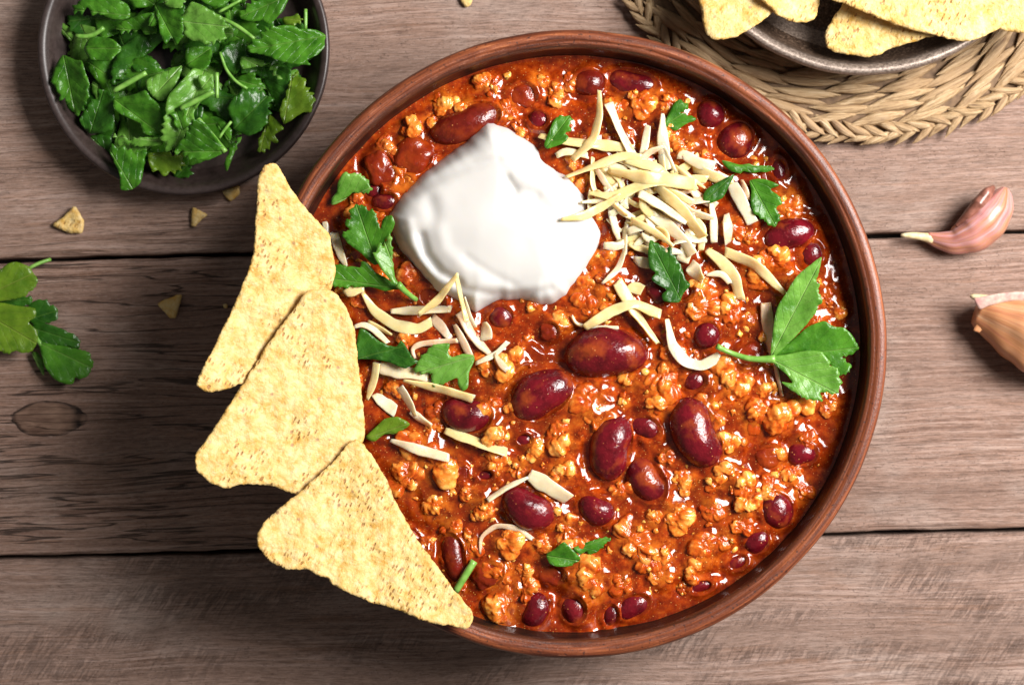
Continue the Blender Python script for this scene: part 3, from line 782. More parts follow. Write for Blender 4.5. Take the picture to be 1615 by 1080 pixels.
# ------------------------------------------------------------------ outlines -> thin solid sheets
def resample(pts, step, closed=True, smooth=True):
    p = np.array(pts, float)
    if smooth:
        n = len(p); out = []
        for i in range(n):
            p0, p1, p2, p3 = p[(i - 1) % n], p[i], p[(i + 1) % n], p[(i + 2) % n]
            k = max(2, int(np.hypot(*(p2 - p1)) / step))
            for t in np.linspace(0, 1, k, endpoint=False):
                a = 0.5 * ((2 * p1) + (-p0 + p2) * t + (2 * p0 - 5 * p1 + 4 * p2 - p3) * t * t + (-p0 + 3 * p1 - 3 * p2 + p3) * t ** 3)
                out.append(0.55 * a + 0.45 * (p1 + (p2 - p1) * t))
        p = np.array(out)
    q = np.vstack([p, p[:1]]); d = np.concatenate([[0], np.cumsum(np.hypot(*np.diff(q, axis=0).T))])
    n = max(6, int(d[-1] / step)); s = np.linspace(0, d[-1], n, endpoint=False)
    return np.stack([np.interp(s, d, q[:, 0]), np.interp(s, d, q[:, 1])], 1)
def inside_poly(P, poly):
    x, y = P[:, 0], P[:, 1]; c = np.zeros(len(P), bool)
    x1, y1 = poly[:, 0], poly[:, 1]; x2, y2 = np.roll(x1, -1), np.roll(y1, -1)
    for a, b, cx, d in zip(x1, y1, x2, y2):
        m_ = ((b > y) != (d > y))
        with np.errstate(divide='ignore', invalid='ignore'):
            c ^= m_ & (x < (cx - a) * (y - b) / (d - b + 1e-12) + a)
    return c
def edge_dist(P, poly):
    A = poly; B = np.roll(poly, -1, 0); best = np.full(len(P), 1e9)
    for a, b in zip(A, B):
        ab = b - a; t = np.clip(((P - a) @ ab) / (ab @ ab + 1e-9), 0, 1)
        best = np.minimum(best, np.hypot(*(P - a - t[:, None] * ab).T))
    return best
def polyline_dist(P, pts):
    best = np.full(len(P), 1e9)
    for a, b in zip(np.array(pts[:-1], float), np.array(pts[1:], float)):
        ab = b - a; t = np.clip(((P - a) @ ab) / (ab @ ab + 1e-9), 0, 1)
        best = np.minimum(best, np.hypot(*(P - a - t[:, None] * ab).T))
    return best
def tri_fill(poly, spacing, seed=0):
    r = np.random.RandomState(seed)
    x0, y0 = poly.min(0); x1, y1 = poly.max(0)
    pts = []
    for j, yy in enumerate(np.arange(y0, y1, spacing * 0.866)):
        for xx in np.arange(x0 + (j % 2) * spacing / 2, x1, spacing): pts.append((xx, yy))
    pts = np.array(pts) if pts else np.zeros((0, 2))
    if len(pts):
        pts = pts + (r.rand(*pts.shape) - 0.5) * spacing * 0.25
        pts = pts[inside_poly(pts, poly)]
        if len(pts): pts = pts[edge_dist(pts, poly) > spacing * 0.5]
    allp = np.vstack([poly, pts]) if len(pts) else poly
    res = delaunay_2d_cdt([Vector(p) for p in allp], [], [list(range(len(poly)))], 1, 1e-4)
    return np.array([v[:] for v in res[0]]), [list(f) for f in res[2] if len(f) == 3]
def sheet(P, F, zmid, thick, edge_r, poly, edge_min=0.3):
    """P photo pixels, zmid mm per point -> closed solid with rounded edge"""
    d = edge_dist(P, poly)
    u = np.clip(d / edge_r, 0, 1)
    t = thick * (edge_min + (1 - edge_min) * np.sqrt(1 - (1 - u) ** 2))
    xy = np.array([W(p[0], p[1], z) for p, z in zip(P, zmid)])
    top = np.column_stack([xy, zmid + t / 2]); bot = np.column_stack([xy, zmid - t / 2])
    n = len(P)
    f = np.array(F)
    e1 = P[f[:, 1]] - P[f[:, 0]]; e2 = P[f[:, 2]] - P[f[:, 0]]
    flip = (e1[:, 0] * e2[:, 1] - e1[:, 1] * e2[:, 0]) > 0     # photo y points down
    f[flip] = f[flip][:, ::-1]
    cnt = {}
    for t3 in f:
        for a, b in ((t3[0], t3[1]), (t3[1], t3[2]), (t3[2], t3[0])):
            cnt[(a, b)] = cnt.get((a, b), 0) + 1
    faces = [tuple(t3) for t3 in f] + [tuple(int(k) + n for k in t3[::-1]) for t3 in f]
    for (a, b) in cnt:
        if (b, a) not in cnt: faces.append((b, a, a + n, b + n))
    return np.vstack([top, bot]), [tuple(int(k) for k in q_) for q_ in faces], d

# support heights (world mm): sauce, and the sour cream once it is there
cream_poly = np.array([(771, 190), (795, 199), (832, 219), (852, 241), (856, 251), (878, 269), (898, 280), (920, 305), (926, 326), (938, 345), (947, 368), (946, 388), (936, 408), (924, 428),
  (910, 448), (897, 466), (876, 478), (850, 484), (820, 475), (787, 476), (765, 485), (748, 495), (737, 484), (718, 474), (690, 463), (668, 440), (650, 420), (632, 396), (621, 372), (613, 340), (628, 316), (646, 293), (677, 266), (717, 238), (745, 213), (765, 192)], float)
cream_poly = resample(cream_poly, 5.0)
cream_poly += np.stack([2.2 * fbm(cream_poly[:, 0] * 0.05, cream_poly[:, 1] * 0.05, 4, 2), 2.2 * fbm(cream_poly[:, 0] * 0.05, cream_poly[:, 1] * 0.05, 9, 2)], 1)
def cream_z(P, d):
    hgt = 9.0 * (1 - np.exp(-d / 11.0)) + 3.2 * (1 - np.exp(-d / 60.0))
    hgt += 1.6 * np.exp(-(((P[:, 0] - 800) / 90) ** 2 + ((P[:, 1] - 345) / 70) ** 2))
    w = np.clip(d / 14.0, 0, 1)
    def groove(pts, depth, wid): return -0.72 * depth * np.exp(-(polyline_dist(P, pts) / wid) ** 2) * w
    hgt += groove([(632, 312), (690, 282), (740, 262), (785, 252)], 0.9, 9)
    hgt += -groove([(640, 296), (690, 266), (745, 244), (790, 240)], 0.7, 10)
    hgt += groove([(800, 281), (806, 292), (812, 300)], 1.5, 7) + groove([(812, 298), (845, 308)], 0.8, 9)
    hgt += -groove([(812, 272), (850, 288), (880, 320)], 0.9, 12)
    hgt += groove([(678, 318), (686, 345)], 1.5, 13)
    hgt += groove([(664, 372), (672, 402), (694, 430), (722, 446)], 2.2, 8)
    hgt += -groove([(645, 350), (652, 390), (676, 428), (706, 452)], 1.0, 8)
    hgt += -groove([(690, 350), (700, 392), (730, 422)], 0.9, 12)
    hgt += groove([(735, 405), (775, 432), (812, 450)], 0.55, 7)
    hgt += groove([(730, 455), (775, 465), (835, 464), (868, 455)], 0.9, 6) - groove([(760, 448), (810, 456), (850, 450)], 0.5, 8)
    hgt += 0.5 * fbm(P[:, 0] * 0.010, P[:, 1] * 0.010, 5, 2) * w
    return hgt
Pc, Fc = tri_fill(cream_poly, 4.0, 1)
dc_ = edge_dist(Pc, cream_poly)
loc_ = np.array([px_local(p[0], p[1], 52) for p in Pc])
base_c = Hat(loc_[:, 0], loc_[:, 1], H0)
base_c = 0 * base_c + 48.0
zt = base_c + cream_z(Pc, dc_) - 0.2
n_ = len(Pc)
xy = np.array([W(p[0], p[1], z) for p, z in zip(Pc, zt)])
fc = np.array(Fc); e1 = Pc[fc[:, 1]] - Pc[fc[:, 0]]; e2 = Pc[fc[:, 2]] - Pc[fc[:, 0]]
fl = (e1[:, 0] * e2[:, 1] - e1[:, 1] * e2[:, 0]) > 0; fc[fl] = fc[fl][:, ::-1]
cnt = set()
for t3 in fc:
    for a, b in ((t3[0], t3[1]), (t3[1], t3[2]), (t3[2], t3[0])): cnt.add((int(a), int(b)))
faces = [tuple(int(k) for k in t3) for t3 in fc] + [tuple(int(k) + n_ for k in t3[::-1]) for t3 in fc] + [(b, a, a + n_, b + n_) for (a, b) in cnt if (b, a) not in cnt]
Vc = np.vstack([np.column_stack([xy, zt]), np.column_stack([xy, np.full(n_, 44.0)])])
Vr, c0 = recentre(Vc)
obj('sour_cream', mesh_np('sour_cream', Vr, faces, CREAM), None, c0, label='big white dollop of sour cream on the chili', cat='sour cream')
# rasterised support map in bowl-local grid (sauce or cream, whichever is higher)
SUP = H.copy()
lc = np.array([px_local(p[0], p[1], z) for p, z in zip(Pc, zt)])
for (x, y), z in zip(lc, zt):
    sl = stamp(x, y, 0.8)
    SUP[sl] = np.maximum(SUP[sl], z)
for (px, py, sz, k) in chunks:
    x, y = px_local(px, py, 49); r = sz * pz(49) / 2
    sl = stamp(x, y, r); d = np.hypot(GX[sl] - x, GY[sl] - y) / r
    SUP[sl] = np.where(d < 1, np.maximum(SUP[sl], float(Hat(x, y, H0)) - 0.18 * r - 0.2 + 0.6 * r * np.sqrt(np.clip(1 - d * d, 0, 1))), SUP[sl])
for (x, y, z, a_, b_, an) in bean_geo:
    sl = stamp(x, y, a_)
    X, Y = GX[sl] - x, GY[sl] - y
    X, Y = X * math.cos(an) + Y * math.sin(an), -X * math.sin(an) + Y * math.cos(an)
    e = (X / a_) ** 2 + (Y / b_) ** 2
    SUP[sl] = np.where(e < 1, np.maximum(SUP[sl], z + 0.84 * b_ * np.sqrt(np.clip(1 - e, 0, 1))), SUP[sl])
def support_px(px, py, z=51.0):
    x, y = px_local(np.asarray(px, float), np.asarray(py, float), z)
    return np.where(np.hypot(x, y) < 101.5, Hat(x, y, SUP), 46.0)
def px_local_arr(px, py, z): return px_local(px, py, z)

# ------------------------------------------------------------------ parsley leaves
def serrate(poly, amp, period, seed, base=None, tip=None):
    r = np.random.RandomState(seed)
    nxt = np.roll(poly, -1, 0); prv = np.roll(poly, 1, 0)
    t = nxt - prv; t /= (np.hypot(*t.T)[:, None] + 1e-9)
    nrm = np.stack([t[:, 1], -t[:, 0]], 1)
    area = 0.5 * np.sum(poly[:, 0] * nxt[:, 1] - nxt[:, 0] * poly[:, 1])
    if area < 0: nrm = -nrm
    s = np.concatenate([[0], np.cumsum(np.hypot(*np.diff(poly, axis=0).T))])
    ph = (s / period + 0.25 * np.sin(s / period * 1.7 + seed)) % 1.0
    tooth = np.where(ph < 0.62, (ph / 0.62) ** 1.4, (1 - ph) / 0.38)
    ph2 = (s / (period * 2.7) + 0.2 * np.sin(s / period + seed)) % 1.0
    tooth = tooth + 0.9 * np.sin(ph2 * np.pi) ** 0.7 - 0.5
    gate = np.clip(0.5 + 0.9 * np.sin(s / (period * 5.3) + seed), 0.1, 1)
    if base is not None:
        u = ((poly - base) @ (tip - base)) / (((tip - base) ** 2).sum() + 1e-9)
        gate = gate * np.clip((u - 0.38) / 0.3, 0.06, 1)
    return poly + nrm * (amp * gate * (tooth - 0.5))[:, None]
def leaf_mesh(name, outline, mat, zfun, base=None, tip=None, seed=0, teeth=3.6, period=10.0, spacing=5.0, thick=0.2, fold=0.05, ripple=0.7):
    poly = resample(outline, 2.6)
    c = poly.mean(0)
    if base is None:
        # the point opposite the farthest pair
        dd = np.hypot(*(poly - c).T); tip_ = poly[dd.argmax()]; base_ = poly[np.hypot(*(poly - tip_).T).argmax()]
        base, tip = base_, tip_
    base = np.array(base, float)
    tip = np.array(tip, float) if tip is not None else poly[np.hypot(*(poly - base).T).argmax()]
    poly = serrate(poly, teeth, period, seed, base, tip)
    P, F = tri_fill(poly, spacing, seed)
    ax = (tip - base); L = np.hypot(*ax); ax = ax / L; nx = np.array([-ax[1], ax[0]])
    u = (P - base) @ ax; v = (P - base) @ nx
    k = pz(50)
    z = zfun(P)
    z = z + fold * np.abs(v) * k * 2.0 - fold * 3.0
    z = z + ripple * 0.55 * fbm(P[:, 0] * 0.035 + seed, P[:, 1] * 0.035, seed % 90, 3)
    z = z + ripple * 0.10 * np.sin((u - np.abs(v) * 1.3) * k * 1.5)
    V, faces, d = sheet(P, F, z, thick, 4.0, poly)
    uv = np.column_stack([u * k, v * k, u * 0])
    return V, faces, np.vstack([uv, uv])
def on_food(z_add, curl=0.0, cx=None, cy=None, tx=0.0, ty=0.0, tdir=None, minlift=0.5):
    def fn(P):
        s = support_px(P[:, 0], P[:, 1])
        c = P.mean(0)
        plane = np.percentile(s, 70) + z_add + tx * (P[:, 0] - c[0]) + ty * (P[:, 1] - c[1])
        rr_ = np.hypot(P[:, 0] - c[0], P[:, 1] - c[1])
        plane = plane + curl * (rr_ / 40.0) ** 2
        return np.maximum(plane, 0.25 * plane + 0.75 * (s + minlift))
    return fn
def flat(z0, tx=0.0, ty=0.0, curl=0.0, zmin=0.4):
    def fn(P):
        c = P.mean(0); r2 = ((P - c) ** 2).sum(1) / 1600.0
        return np.maximum(z0 + tx * (P[:, 0] - c[0]) + ty * (P[:, 1] - c[1]) + curl * r2, zmin)
    return fn
def place(name, V, faces, mat, attrs, parent=None, **kw):
    Vr, c = recentre(V)
    me = mesh_np(name, Vr, faces, mat, attrs=attrs)
    if parent is not None:
        pl = np.array(parent.location) / S
        return obj(name, me, parent, c - pl, **kw)
    return obj(name, me, None, c, **kw)
def leaf(outline, key, zfun, label, group=None, parent=None, name='parsley_leaf', **kw):
    V, fcs, uv = leaf_mesh(name, outline, LEAF[key], zfun, **kw)
    if parent is not None: return place(name, V, fcs, LEAF[key], {'leafuv': uv}, parent)
    return place(name, V, fcs, LEAF[key], {'leafuv': uv}, None, label=label, cat='parsley', group=group)
def tube(pts, rad, n=8, taper=None, jit=0.0, seed=0):
    """pts in world mm"""
    p = np.array(pts, float)
    d = np.concatenate([[0], np.cumsum(np.linalg.norm(np.diff(p, axis=0), axis=1))])
    m_ = max(6, int(d[-1] / 1.2)); s = np.linspace(0, d[-1], m_)
    # smooth through control points
    q = np.stack([np.interp(s, d, p[:, k]) for k in range(3)], 1)
    for _ in range(3):
        q[1:-1] = 0.25 * q[:-2] + 0.5 * q[1:-1] + 0.25 * q[2:]
    t = np.gradient(q, axis=0); t /= np.linalg.norm(t, axis=1)[:, None]
    up = np.array([0, 0, 1.0]); sd = np.cross(t, up); sd /= (np.linalg.norm(sd, axis=1)[:, None] + 1e-9); u2 = np.cross(sd, t)
    rr_ = np.interp(np.linspace(0, 1, m_), np.linspace(0, 1, len(taper)), taper) * rad if taper else np.full(m_, rad)
    th = np.linspace(0, 2 * np.pi, n, endpoint=False)
    V = (q[:, None] + rr_[:, None, None] * (np.cos(th)[None, :, None] * sd[:, None] + np.sin(th)[None, :, None] * u2[:, None])).reshape(-1, 3)
    idx = np.arange(m_ * n).reshape(m_, n); nx = np.roll(idx, -1, 1)
    f = [tuple(int(k) for k in r) for r in np.stack([idx[:-1].ravel(), idx[1:].ravel(), nx[1:].ravel(), nx[:-1].ravel()], 1)]
    f.append(tuple(int(k) for k in idx[0])); f.append(tuple(int(k) for k in idx[-1][::-1]))
    return V, f

# leaves lying on the chili
leaf([(880,184),(895,184),(905,188),(898,198),(899,207),(893,211),(896,218),(887,227),(873,232),(862,235),(858,228),(865,210),(872,193)], 'mid', on_food(2.6, 0.4, ty=0.03), 'small green parsley piece between the sour cream and the cheese heap', base=(860,234), tip=(896,186), seed=1, fold=0.10)
leaf([(1067,159),(1075,160),(1086,168),(1080,176),(1072,178),(1080,180),(1092,184),(1098,189),(1080,197),(1072,203),(1065,207),(1057,202),(1047,198),(1052,185),(1058,172)], 'mid', on_food(1.8, 0.6), 'ragged parsley piece at the upper end of a cheese shred', base=(1048,198), tip=(1090,172), seed=2)
leaf([(1138,253),(1150,255),(1167,260),(1182,258),(1188,261),(1215,262),(1222,267),(1208,272),(1197,271),(1188,273),(1172,270),(1168,274),(1153,270),(1143,262)], 'mid', on_food(2.2, 0.2), 'narrow strip of parsley lying above two broader parsley pieces', base=(1139,254), tip=(1222,267), seed=3)
leaf([(1158,275),(1150,293),(1140,312),(1123,320),(1110,320),(1109,308),(1115,298),(1133,287)], 'dark', on_food(3.4, 0.2), 'smooth dark oval parsley piece leaning on a cheese shred', base=(1158,275), tip=(1110,318), seed=4, teeth=0.8)
leaf([(1182,285),(1195,282),(1208,283),(1229,292),(1215,299),(1229,309),(1232,320),(1225,330),(1231,339),(1222,358),(1208,351),(1191,337),(1184,323),(1185,302)], 'mid', on_food(2.2, 0.4), 'broad toothed parsley piece above the curved red bean', base=(1184,286), tip=(1223,356), seed=5, fold=0.12)
leaf([(1025,378),(1033,383),(1045,388),(1052,400),(1056,388),(1063,403),(1073,417),(1081,440),(1089,449),(1077,464),(1071,477),(1047,475),(1044,464),(1052,457),(1037,449),(1027,440),(1034,430),(1024,422),(1022,400)], 'dark', on_food(3.6, 0.5), 'dark lobed parsley piece at the edge of the cheese heap', base=(1075,475), tip=(1026,379), seed=6, fold=0.08)
leaf([(542,272),(555,275),(569,273),(580,286),(587,298),(575,306),(556,304),(544,315),(530,322),(522,323),(524,312),(531,303),(533,287)], 'light', on_food(2.0, 0.6), 'pale green curled parsley piece near the narrow chip', base=(523,322), tip=(586,296), seed=7, fold=0.16)
leaf([(567,519),(576,520),(600,539),(624,547),(633,536),(642,549),(651,564),(660,570),(640,581),(629,578),(613,571),(589,567),(569,566),(560,566),(562,540)], 'dark', on_food(3.2, 0.5), 'dark parsley piece touching the edge of the middle chip', base=(561,566), tip=(640,545), seed=8, teeth=0.8)
leaf([(671,556),(684,544),(709,541),(707,556),(713,563),(729,558),(747,560),(748,569),(740,587),(738,611),(729,617),(722,607),(721,596),(707,601),(693,608),(682,607),(679,598),(682,587),(664,589),(653,586),(658,571)], 'light', on_food(2.8, 0.3), 'pale lobed parsley leaf above the long cheese shred', base=(746,562), tip=(660,588), seed=9, fold=0.04)
leaf([(576,689),(593,673),(607,660),(627,657),(647,668),(636,678),(622,684),(607,684),(591,696),(582,694)], 'yellow', on_food(2.4, 0.4), 'bright yellow green parsley piece by the chip resting on the rim', base=(578,691), tip=(645,667), seed=10)
leaf([(889,854),(900,863),(915,879),(913,885),(904,888),(902,892),(878,893),(867,888),(861,874),(874,866)], 'mid', on_food(1.6, 0.4), 'folded parsley scrap with a yellow vein below the small red bean', base=(864,876), tip=(913,884), seed=11, fold=0.22)
leaf([(904,864),(924,855),(943,850),(964,846),(954,859),(937,872),(927,875),(926,868),(915,874)], 'mid', on_food(1.8, 0.2), 'thin pointed parsley strip beside the folded parsley scrap', base=(905,866), tip=(964,846), seed=12)
V, f = tube([(*W(748, 884, 50.5), 50.5), (*W(733, 908, 51.2), 51.2), (*W(718, 932, 50.0), 50.0)], 1.35)
place('cut_parsley', V, f, STEM, {}, None, label='short green parsley stem piece beside the chip resting on the rim', cat='parsley')

def compound(name, label, base_px, z, group=None):
    return obj(name, None, None, (*W(*base_px, z), z), label=label, cat='parsley', group=group)
big = compound('parsley_sprig', 'large three part parsley leaf with long stem lying on the chili', (1215, 565), 52)
leaf([(1215,560),(1222,500),(1228,480),(1240,462),(1250,445),(1258,434),(1275,420),(1296,405),(1291,430),(1287,448),(1294,446),(1290,462),(1297,472),(1292,482),(1285,495),(1275,508),(1260,525),(1240,545),(1222,562)], 'light', on_food(6.2, 0.3, tx=0.01, ty=-0.025), None, parent=big, name='leaflet', base=(1215,564), tip=(1292,415), seed=21, fold=0.12)
leaf([(1220,562),(1250,536),(1275,515),(1300,506),(1315,515),(1332,517),(1345,530),(1354,549),(1341,561),(1326,562),(1340,573),(1340,587),(1325,591),(1310,578),(1300,562),(1260,556)], 'mid', on_food(4.2, 0.2, tx=0.02), None, parent=big, name='leaflet', base=(1215,564), tip=(1352,548), seed=22, fold=0.08)
leaf([(1212,563),(1240,559),(1270,553),(1295,554),(1301,561),(1310,570),(1308,576),(1320,581),(1326,597),(1325,610),(1320,620),(1296,618),(1296,632),(1280,630),(1262,625),(1244,612),(1232,602),(1250,604),(1240,590),(1228,580)], 'light', on_food(5.4, 0.2, ty=0.01), None, parent=big, name='leaflet', base=(1213,565), tip=(1310,615), seed=23, fold=0.08)
V, f = tube([(*W(1222, 566, 55), 55.5), (*W(1205, 567, 55), 55.2), (*W(1180, 566, 54), 54.6), (*W(1150, 556, 53), 53.6), (*W(1130, 546, 54), 55.6)], 1.05, taper=[1.5, 1.1, 1.0, 0.9, 1.0])
place('stem', V, f, STEM, {}, big)
lef = compound('parsley_sprig', 'parsley sprig with folded leaflets between the narrow chip and the sour cream', (640, 460), 52)
leaf([(590,418),(578,408),(570,400),(545,380),(540,365),(552,364),(544,348),(552,345),(552,332),(558,324),(575,325),(583,332),(588,328),(595,345),(600,362),(602,350),(607,342),(618,340),(623,352),(617,367),(608,378),(602,395),(598,415)], 'mid', on_food(5.2, 0.2, ty=-0.015), None, parent=lef, name='leaflet', base=(595,420), tip=(563,326), seed=31, fold=0.10)
leaf([(597,382),(606,390),(608,375),(615,368),(618,387),(620,413),(623,437),(631,450),(636,457),(630,457),(617,443),(603,427),(593,410),(587,398),(593,398)], 'light', on_food(7.4, 0.2), None, parent=lef, name='leaflet', base=(634,456), tip=(605,376), seed=32, fold=0.2)
leaf([(517,433),(515,443),(525,450),(530,453),(543,453),(570,452),(587,453),(607,459),(620,457),(634,456),(623,448),(607,437),(593,430),(580,415),(570,412),(568,422),(557,420),(548,420),(533,417),(523,420)], 'mid', on_food(4.0, 0.3), None, parent=lef, name='leaflet', base=(634,456), tip=(517,438), seed=33, fold=0.12)
V, f = tube([(*W(628, 448, 56), 57.0), (*W(640, 461, 54), 54.2), (*W(657, 473, 51), 51.2)], 0.95, taper=[1.3, 1.0, 0.9])
place('stem', V, f, STEM, {}, lef)

# ------------------------------------------------------------------ grated cheese
def shred_mesh(pts, w_px, thick, z_of, seed, twist=0.0, taper=(0.75, 1.0, 1.0, 0.8)):
    p = np.array(pts, float)
    d = np.concatenate([[0], np.cumsum(np.hypot(*np.diff(p, axis=0).T))])
    m_ = max(8, int(d[-1] / 4.0)); s = np.linspace(0, d[-1], m_)
    q = np.stack([np.interp(s, d, p[:, k]) for k in range(2)], 1)
    for _ in range(4): q[1:-1] = 0.25 * q[:-2] + 0.5 * q[1:-1] + 0.25 * q[2:]
    z = z_of(q, s / d[-1])
    for _ in range(5): z[1:-1] = 0.25 * z[:-2] + 0.5 * z[1:-1] + 0.25 * z[2:]
    C = np.array([(*W(a, b, zz), zz) for (a, b), zz in zip(q, z)])
    t = np.gradient(C, axis=0); t /= np.linalg.norm(t, axis=1)[:, None]
    sd = np.cross(t, [0, 0, 1.0]); sd /= (np.linalg.norm(sd, axis=1)[:, None] + 1e-9); up = np.cross(sd, t)
    r = np.random.RandomState(seed)
    a0 = r.uniform(-0.45, 0.45); an = 1.5 * a0 + 1.6 * twist * (s / d[-1] - 0.5) + 0.25 * np.sin(s * 0.05 + seed)
    s2 = np.cos(an)[:, None] * sd + np.sin(an)[:, None] * up; u2 = -np.sin(an)[:, None] * sd + np.cos(an)[:, None] * up
    w = w_px * pz(52) / 2 * np.interp(s / d[-1], np.linspace(0, 1, len(taper)), taper) * (1 + 0.12 * fbm(s * 0.03, s * 0 + seed, seed % 60, 3))
    th = thick * (1 + 0.12 * fbm(s * 0.07, s * 0 + seed + 5, seed % 60, 2)) / 2
    w2 = w * (1 + 0.14 * gnoise(s * 0.05, s * 0 + 3.3 + seed, seed % 50))
    cs = [(-1, -0.35), (-0.86, -0.95), (-0.3, -1.0), (0.35, -1.0), (0.88, -0.9), (1, -0.3), (0.97, 0.4), (0.8, 0.95), (0.25, 1.12), (-0.35, 1.12), (-0.84, 0.95), (-1, 0.4)]
    V = []
    for a, b in cs:
        ww = w if a < 0 else w2
        V.append(C + s2 * (a * ww)[:, None] + u2 * (b * th)[:, None])
    V = np.stack(V, 1)
    n = len(cs)
    # slanted, slightly rough ends
    for e, sg in ((0, -1), (m_ - 1, 1)):
        sl = r.uniform(-0.5, 0.5)
        for j, (a, b) in enumerate(cs): V[e, j] += t[e] * sg * (a * sl * w[e] * 0.8 + 0.25 * r.randn() * thick)
    V = V.reshape(-1, 3)
    idx = np.arange(m_ * n).reshape(m_, n); nx = np.roll(idx, -1, 1)
    f = [tuple(int(k) for k in row) for row in np.stack([idx[:-1].ravel(), idx[1:].ravel(), nx[1:].ravel(), nx[:-1].ravel()], 1)]
    f.append(tuple(int(k) for k in idx[0])); f.append(tuple(int(k) for k in idx[-1][::-1]))
    return V, f
nsh = [0]
def shred(pts, w, lift=0.0, mat='w', label=None, arch=0.0, ends=None, group='cheese shreds heaped on the chili', thick=1.25, twist=None):
    nsh[0] += 1; i = nsh[0]
    def zf(q, u):
        s = support_px(q[:, 0], q[:, 1])
        b = np.maximum(s, 0.5 * s + 0.5 * s.max())
        z = b + 0.45 + lift + arch * np.sin(np.pi * u)
        if ends: z = z + ends[0] * (1 - u) ** 2 + ends[1] * u ** 2
        return z
    thick = thick * (0.34 + 0.06 * ((i * 5) % 7))
    tw = twist if twist is not None else ((i * 37) % 11 - 5) * 0.12
    V, f = shred_mesh(pts, w * 0.9, thick, zf, i, tw, [(0.5, 1, 1.05, 0.9), (0.95, 1, 0.9, 0.4), (0.8, 1.1, 0.9, 1.0), (0.35, 0.9, 1.05, 0.85)][i % 4])
    place('cheese_shred', V, f, CHEESE[mat], {}, None, label=label or 'grated pale cheese shred in the big cheese heap', cat='cheese', group=None if label else group)
# left group, each told apart
LG = 'cheese shreds scattered between the chips and the sour cream'
def lshred(*a, **k):
    k.setdefault('label', None)
    if k['label'] is None:
        p_, w_, l_, m_ = a[:4]
        ln = sum(math.dist(p_[i], p_[i + 1]) for i in range(len(p_) - 1))
        mid_ = p_[len(p_) // 2]
        k['label'] = '%s %s %s cheese shred near %s' % ('thin' if w_ < 13 else 'broad' if w_ > 17 else 'medium wide', 'short' if ln < 45 else 'long', {'y': 'yellow', 'w': 'pale', 'p': 'melting'}[m_], ' and '.join(two_near(*mid_)))
    shred(*a, **k)
lshred([(526,367),(534,394),(546,420)], 16, 0.3, 'w', label='pale cheese shred squeezed between the narrow chip and parsley sprig')
lshred([(543,463),(558,459),(574,453)], 17, 2.0, 'y')
lshred([(572,462),(590,490),(622,513),(660,520),(681,507)], 20, 1.2, 'y', label='long bent cheese shred curving below the parsley sprig')
lshred([(616,491),(650,490),(711,487)], 18, 0.6, 'w')
lshred([(660,496),(690,474),(722,432)], 14, 2.8, 'y', ends=(0, 1.5), label='cheese shred leaning up onto the sour cream')
lshred([(720,436),(727,470),(736,507)], 10, 2.0, 'y')
lshred([(733,468),(740,498),(750,516)], 8, 0.8, 'w')
lshred([(558,516),(572,510),(590,520),(612,541)], 12, 1.2, 'w')
lshred([(580,509),(602,519),(618,528)], 13, 0.4, 'y')
lshred([(682,500),(698,518),(712,533)], 18, -0.1, 'p')
lshred([(655,566),(648,550),(662,542),(690,540),(722,537)], 12, 0.8, 'p')
lshred([(717,512),(730,538),(742,562)], 14, 0.0, 'p')
lshred([(725,492),(745,530),(776,562)], 18, 0.1, 'p', label='half melted cheese shred running down from the sour cream tip')
lshred([(750,573),(780,560),(801,539)], 10, 0.5, 'w')
lshred([(780,558),(790,574),(800,584)], 13, 0.1, 'p')
lshred([(764,508),(767,520),(766,536)], 24, 0.8, 'w', label='small broad cheese flake below the sour cream')
lshred([(594,572),(590,600),(579,630)], 15, 1.4, 'y', label='yellow cheese shred hanging below the dark parsley by the middle chip')
lshred([(598,580),(630,586),(676,592)], 25, 0.4, 'w')
lshred([(636,600),(690,612),(747,629)], 17, 1.8, 'y', label='long straight cheese shred under the pale lobed parsley leaf')
lshred([(590,622),(605,634),(624,648)], 21, 0.3, 'w')
lshred([(630,610),(645,634),(656,656)], 18, 0.9, 'w')
lshred([(648,648),(662,660),(680,671)], 14, 0.4, 'w')
lshred([(616,694),(660,709),(708,722)], 18, 0.8, 'w', label='straight cheese shred below the yellow green parsley piece')
lshred([(702,679),(750,696),(799,713)], 23, 0.8, 'y', label='stout straight cheese shred just below a kidney bean')
lshred([(768,789),(800,768),(834,752)], 12, 0.5, 'w', label='thin cheese shred lying slanted across the kidney bean')
lshred([(834,748),(865,767),(896,787)], 28, 0.3, 'w', label='wide cheese flake draped behind the kidney bean')
lshred([(757,872),(758,846),(782,828),(815,832),(840,850)], 10, -0.1, 'p', label='translucent melting cheese shred bent like a hook')
lshred([(1052,503),(1060,545),(1080,570),(1106,578),(1137,561)], 20, 0.7, 'w', label='broad cheese shred bent like a hook under the round bean')
lshred([(974,444),(1000,490),(1037,541)], 21, 1.2, 'y', label='straight cheese shred crossed by another above the largest bean')
lshred([(922,517),(965,490),(1000,478),(1042,496)], 19, 2.4, 'y', label='cheese shred lying across another above the largest bean')
lshred([(988,455),(1000,453),(1014,458)], 22, 0.6, 'y')
lshred([(902,498),(908,512),(938,516),(976,517)], 7, 0.2, 'w', label='thin thread of cheese curving at the top of the largest bean')
lshred([(1208,478),(1211,520),(1216,560)], 21, 0.1, 'p', label='melting cheese shred half under the large parsley leaf')
lshred([(1222,575),(1228,600),(1233,624)], 8, 0.3, 'p')
lshred([(517,370),(512,350)], 10, 0.2, 'w')
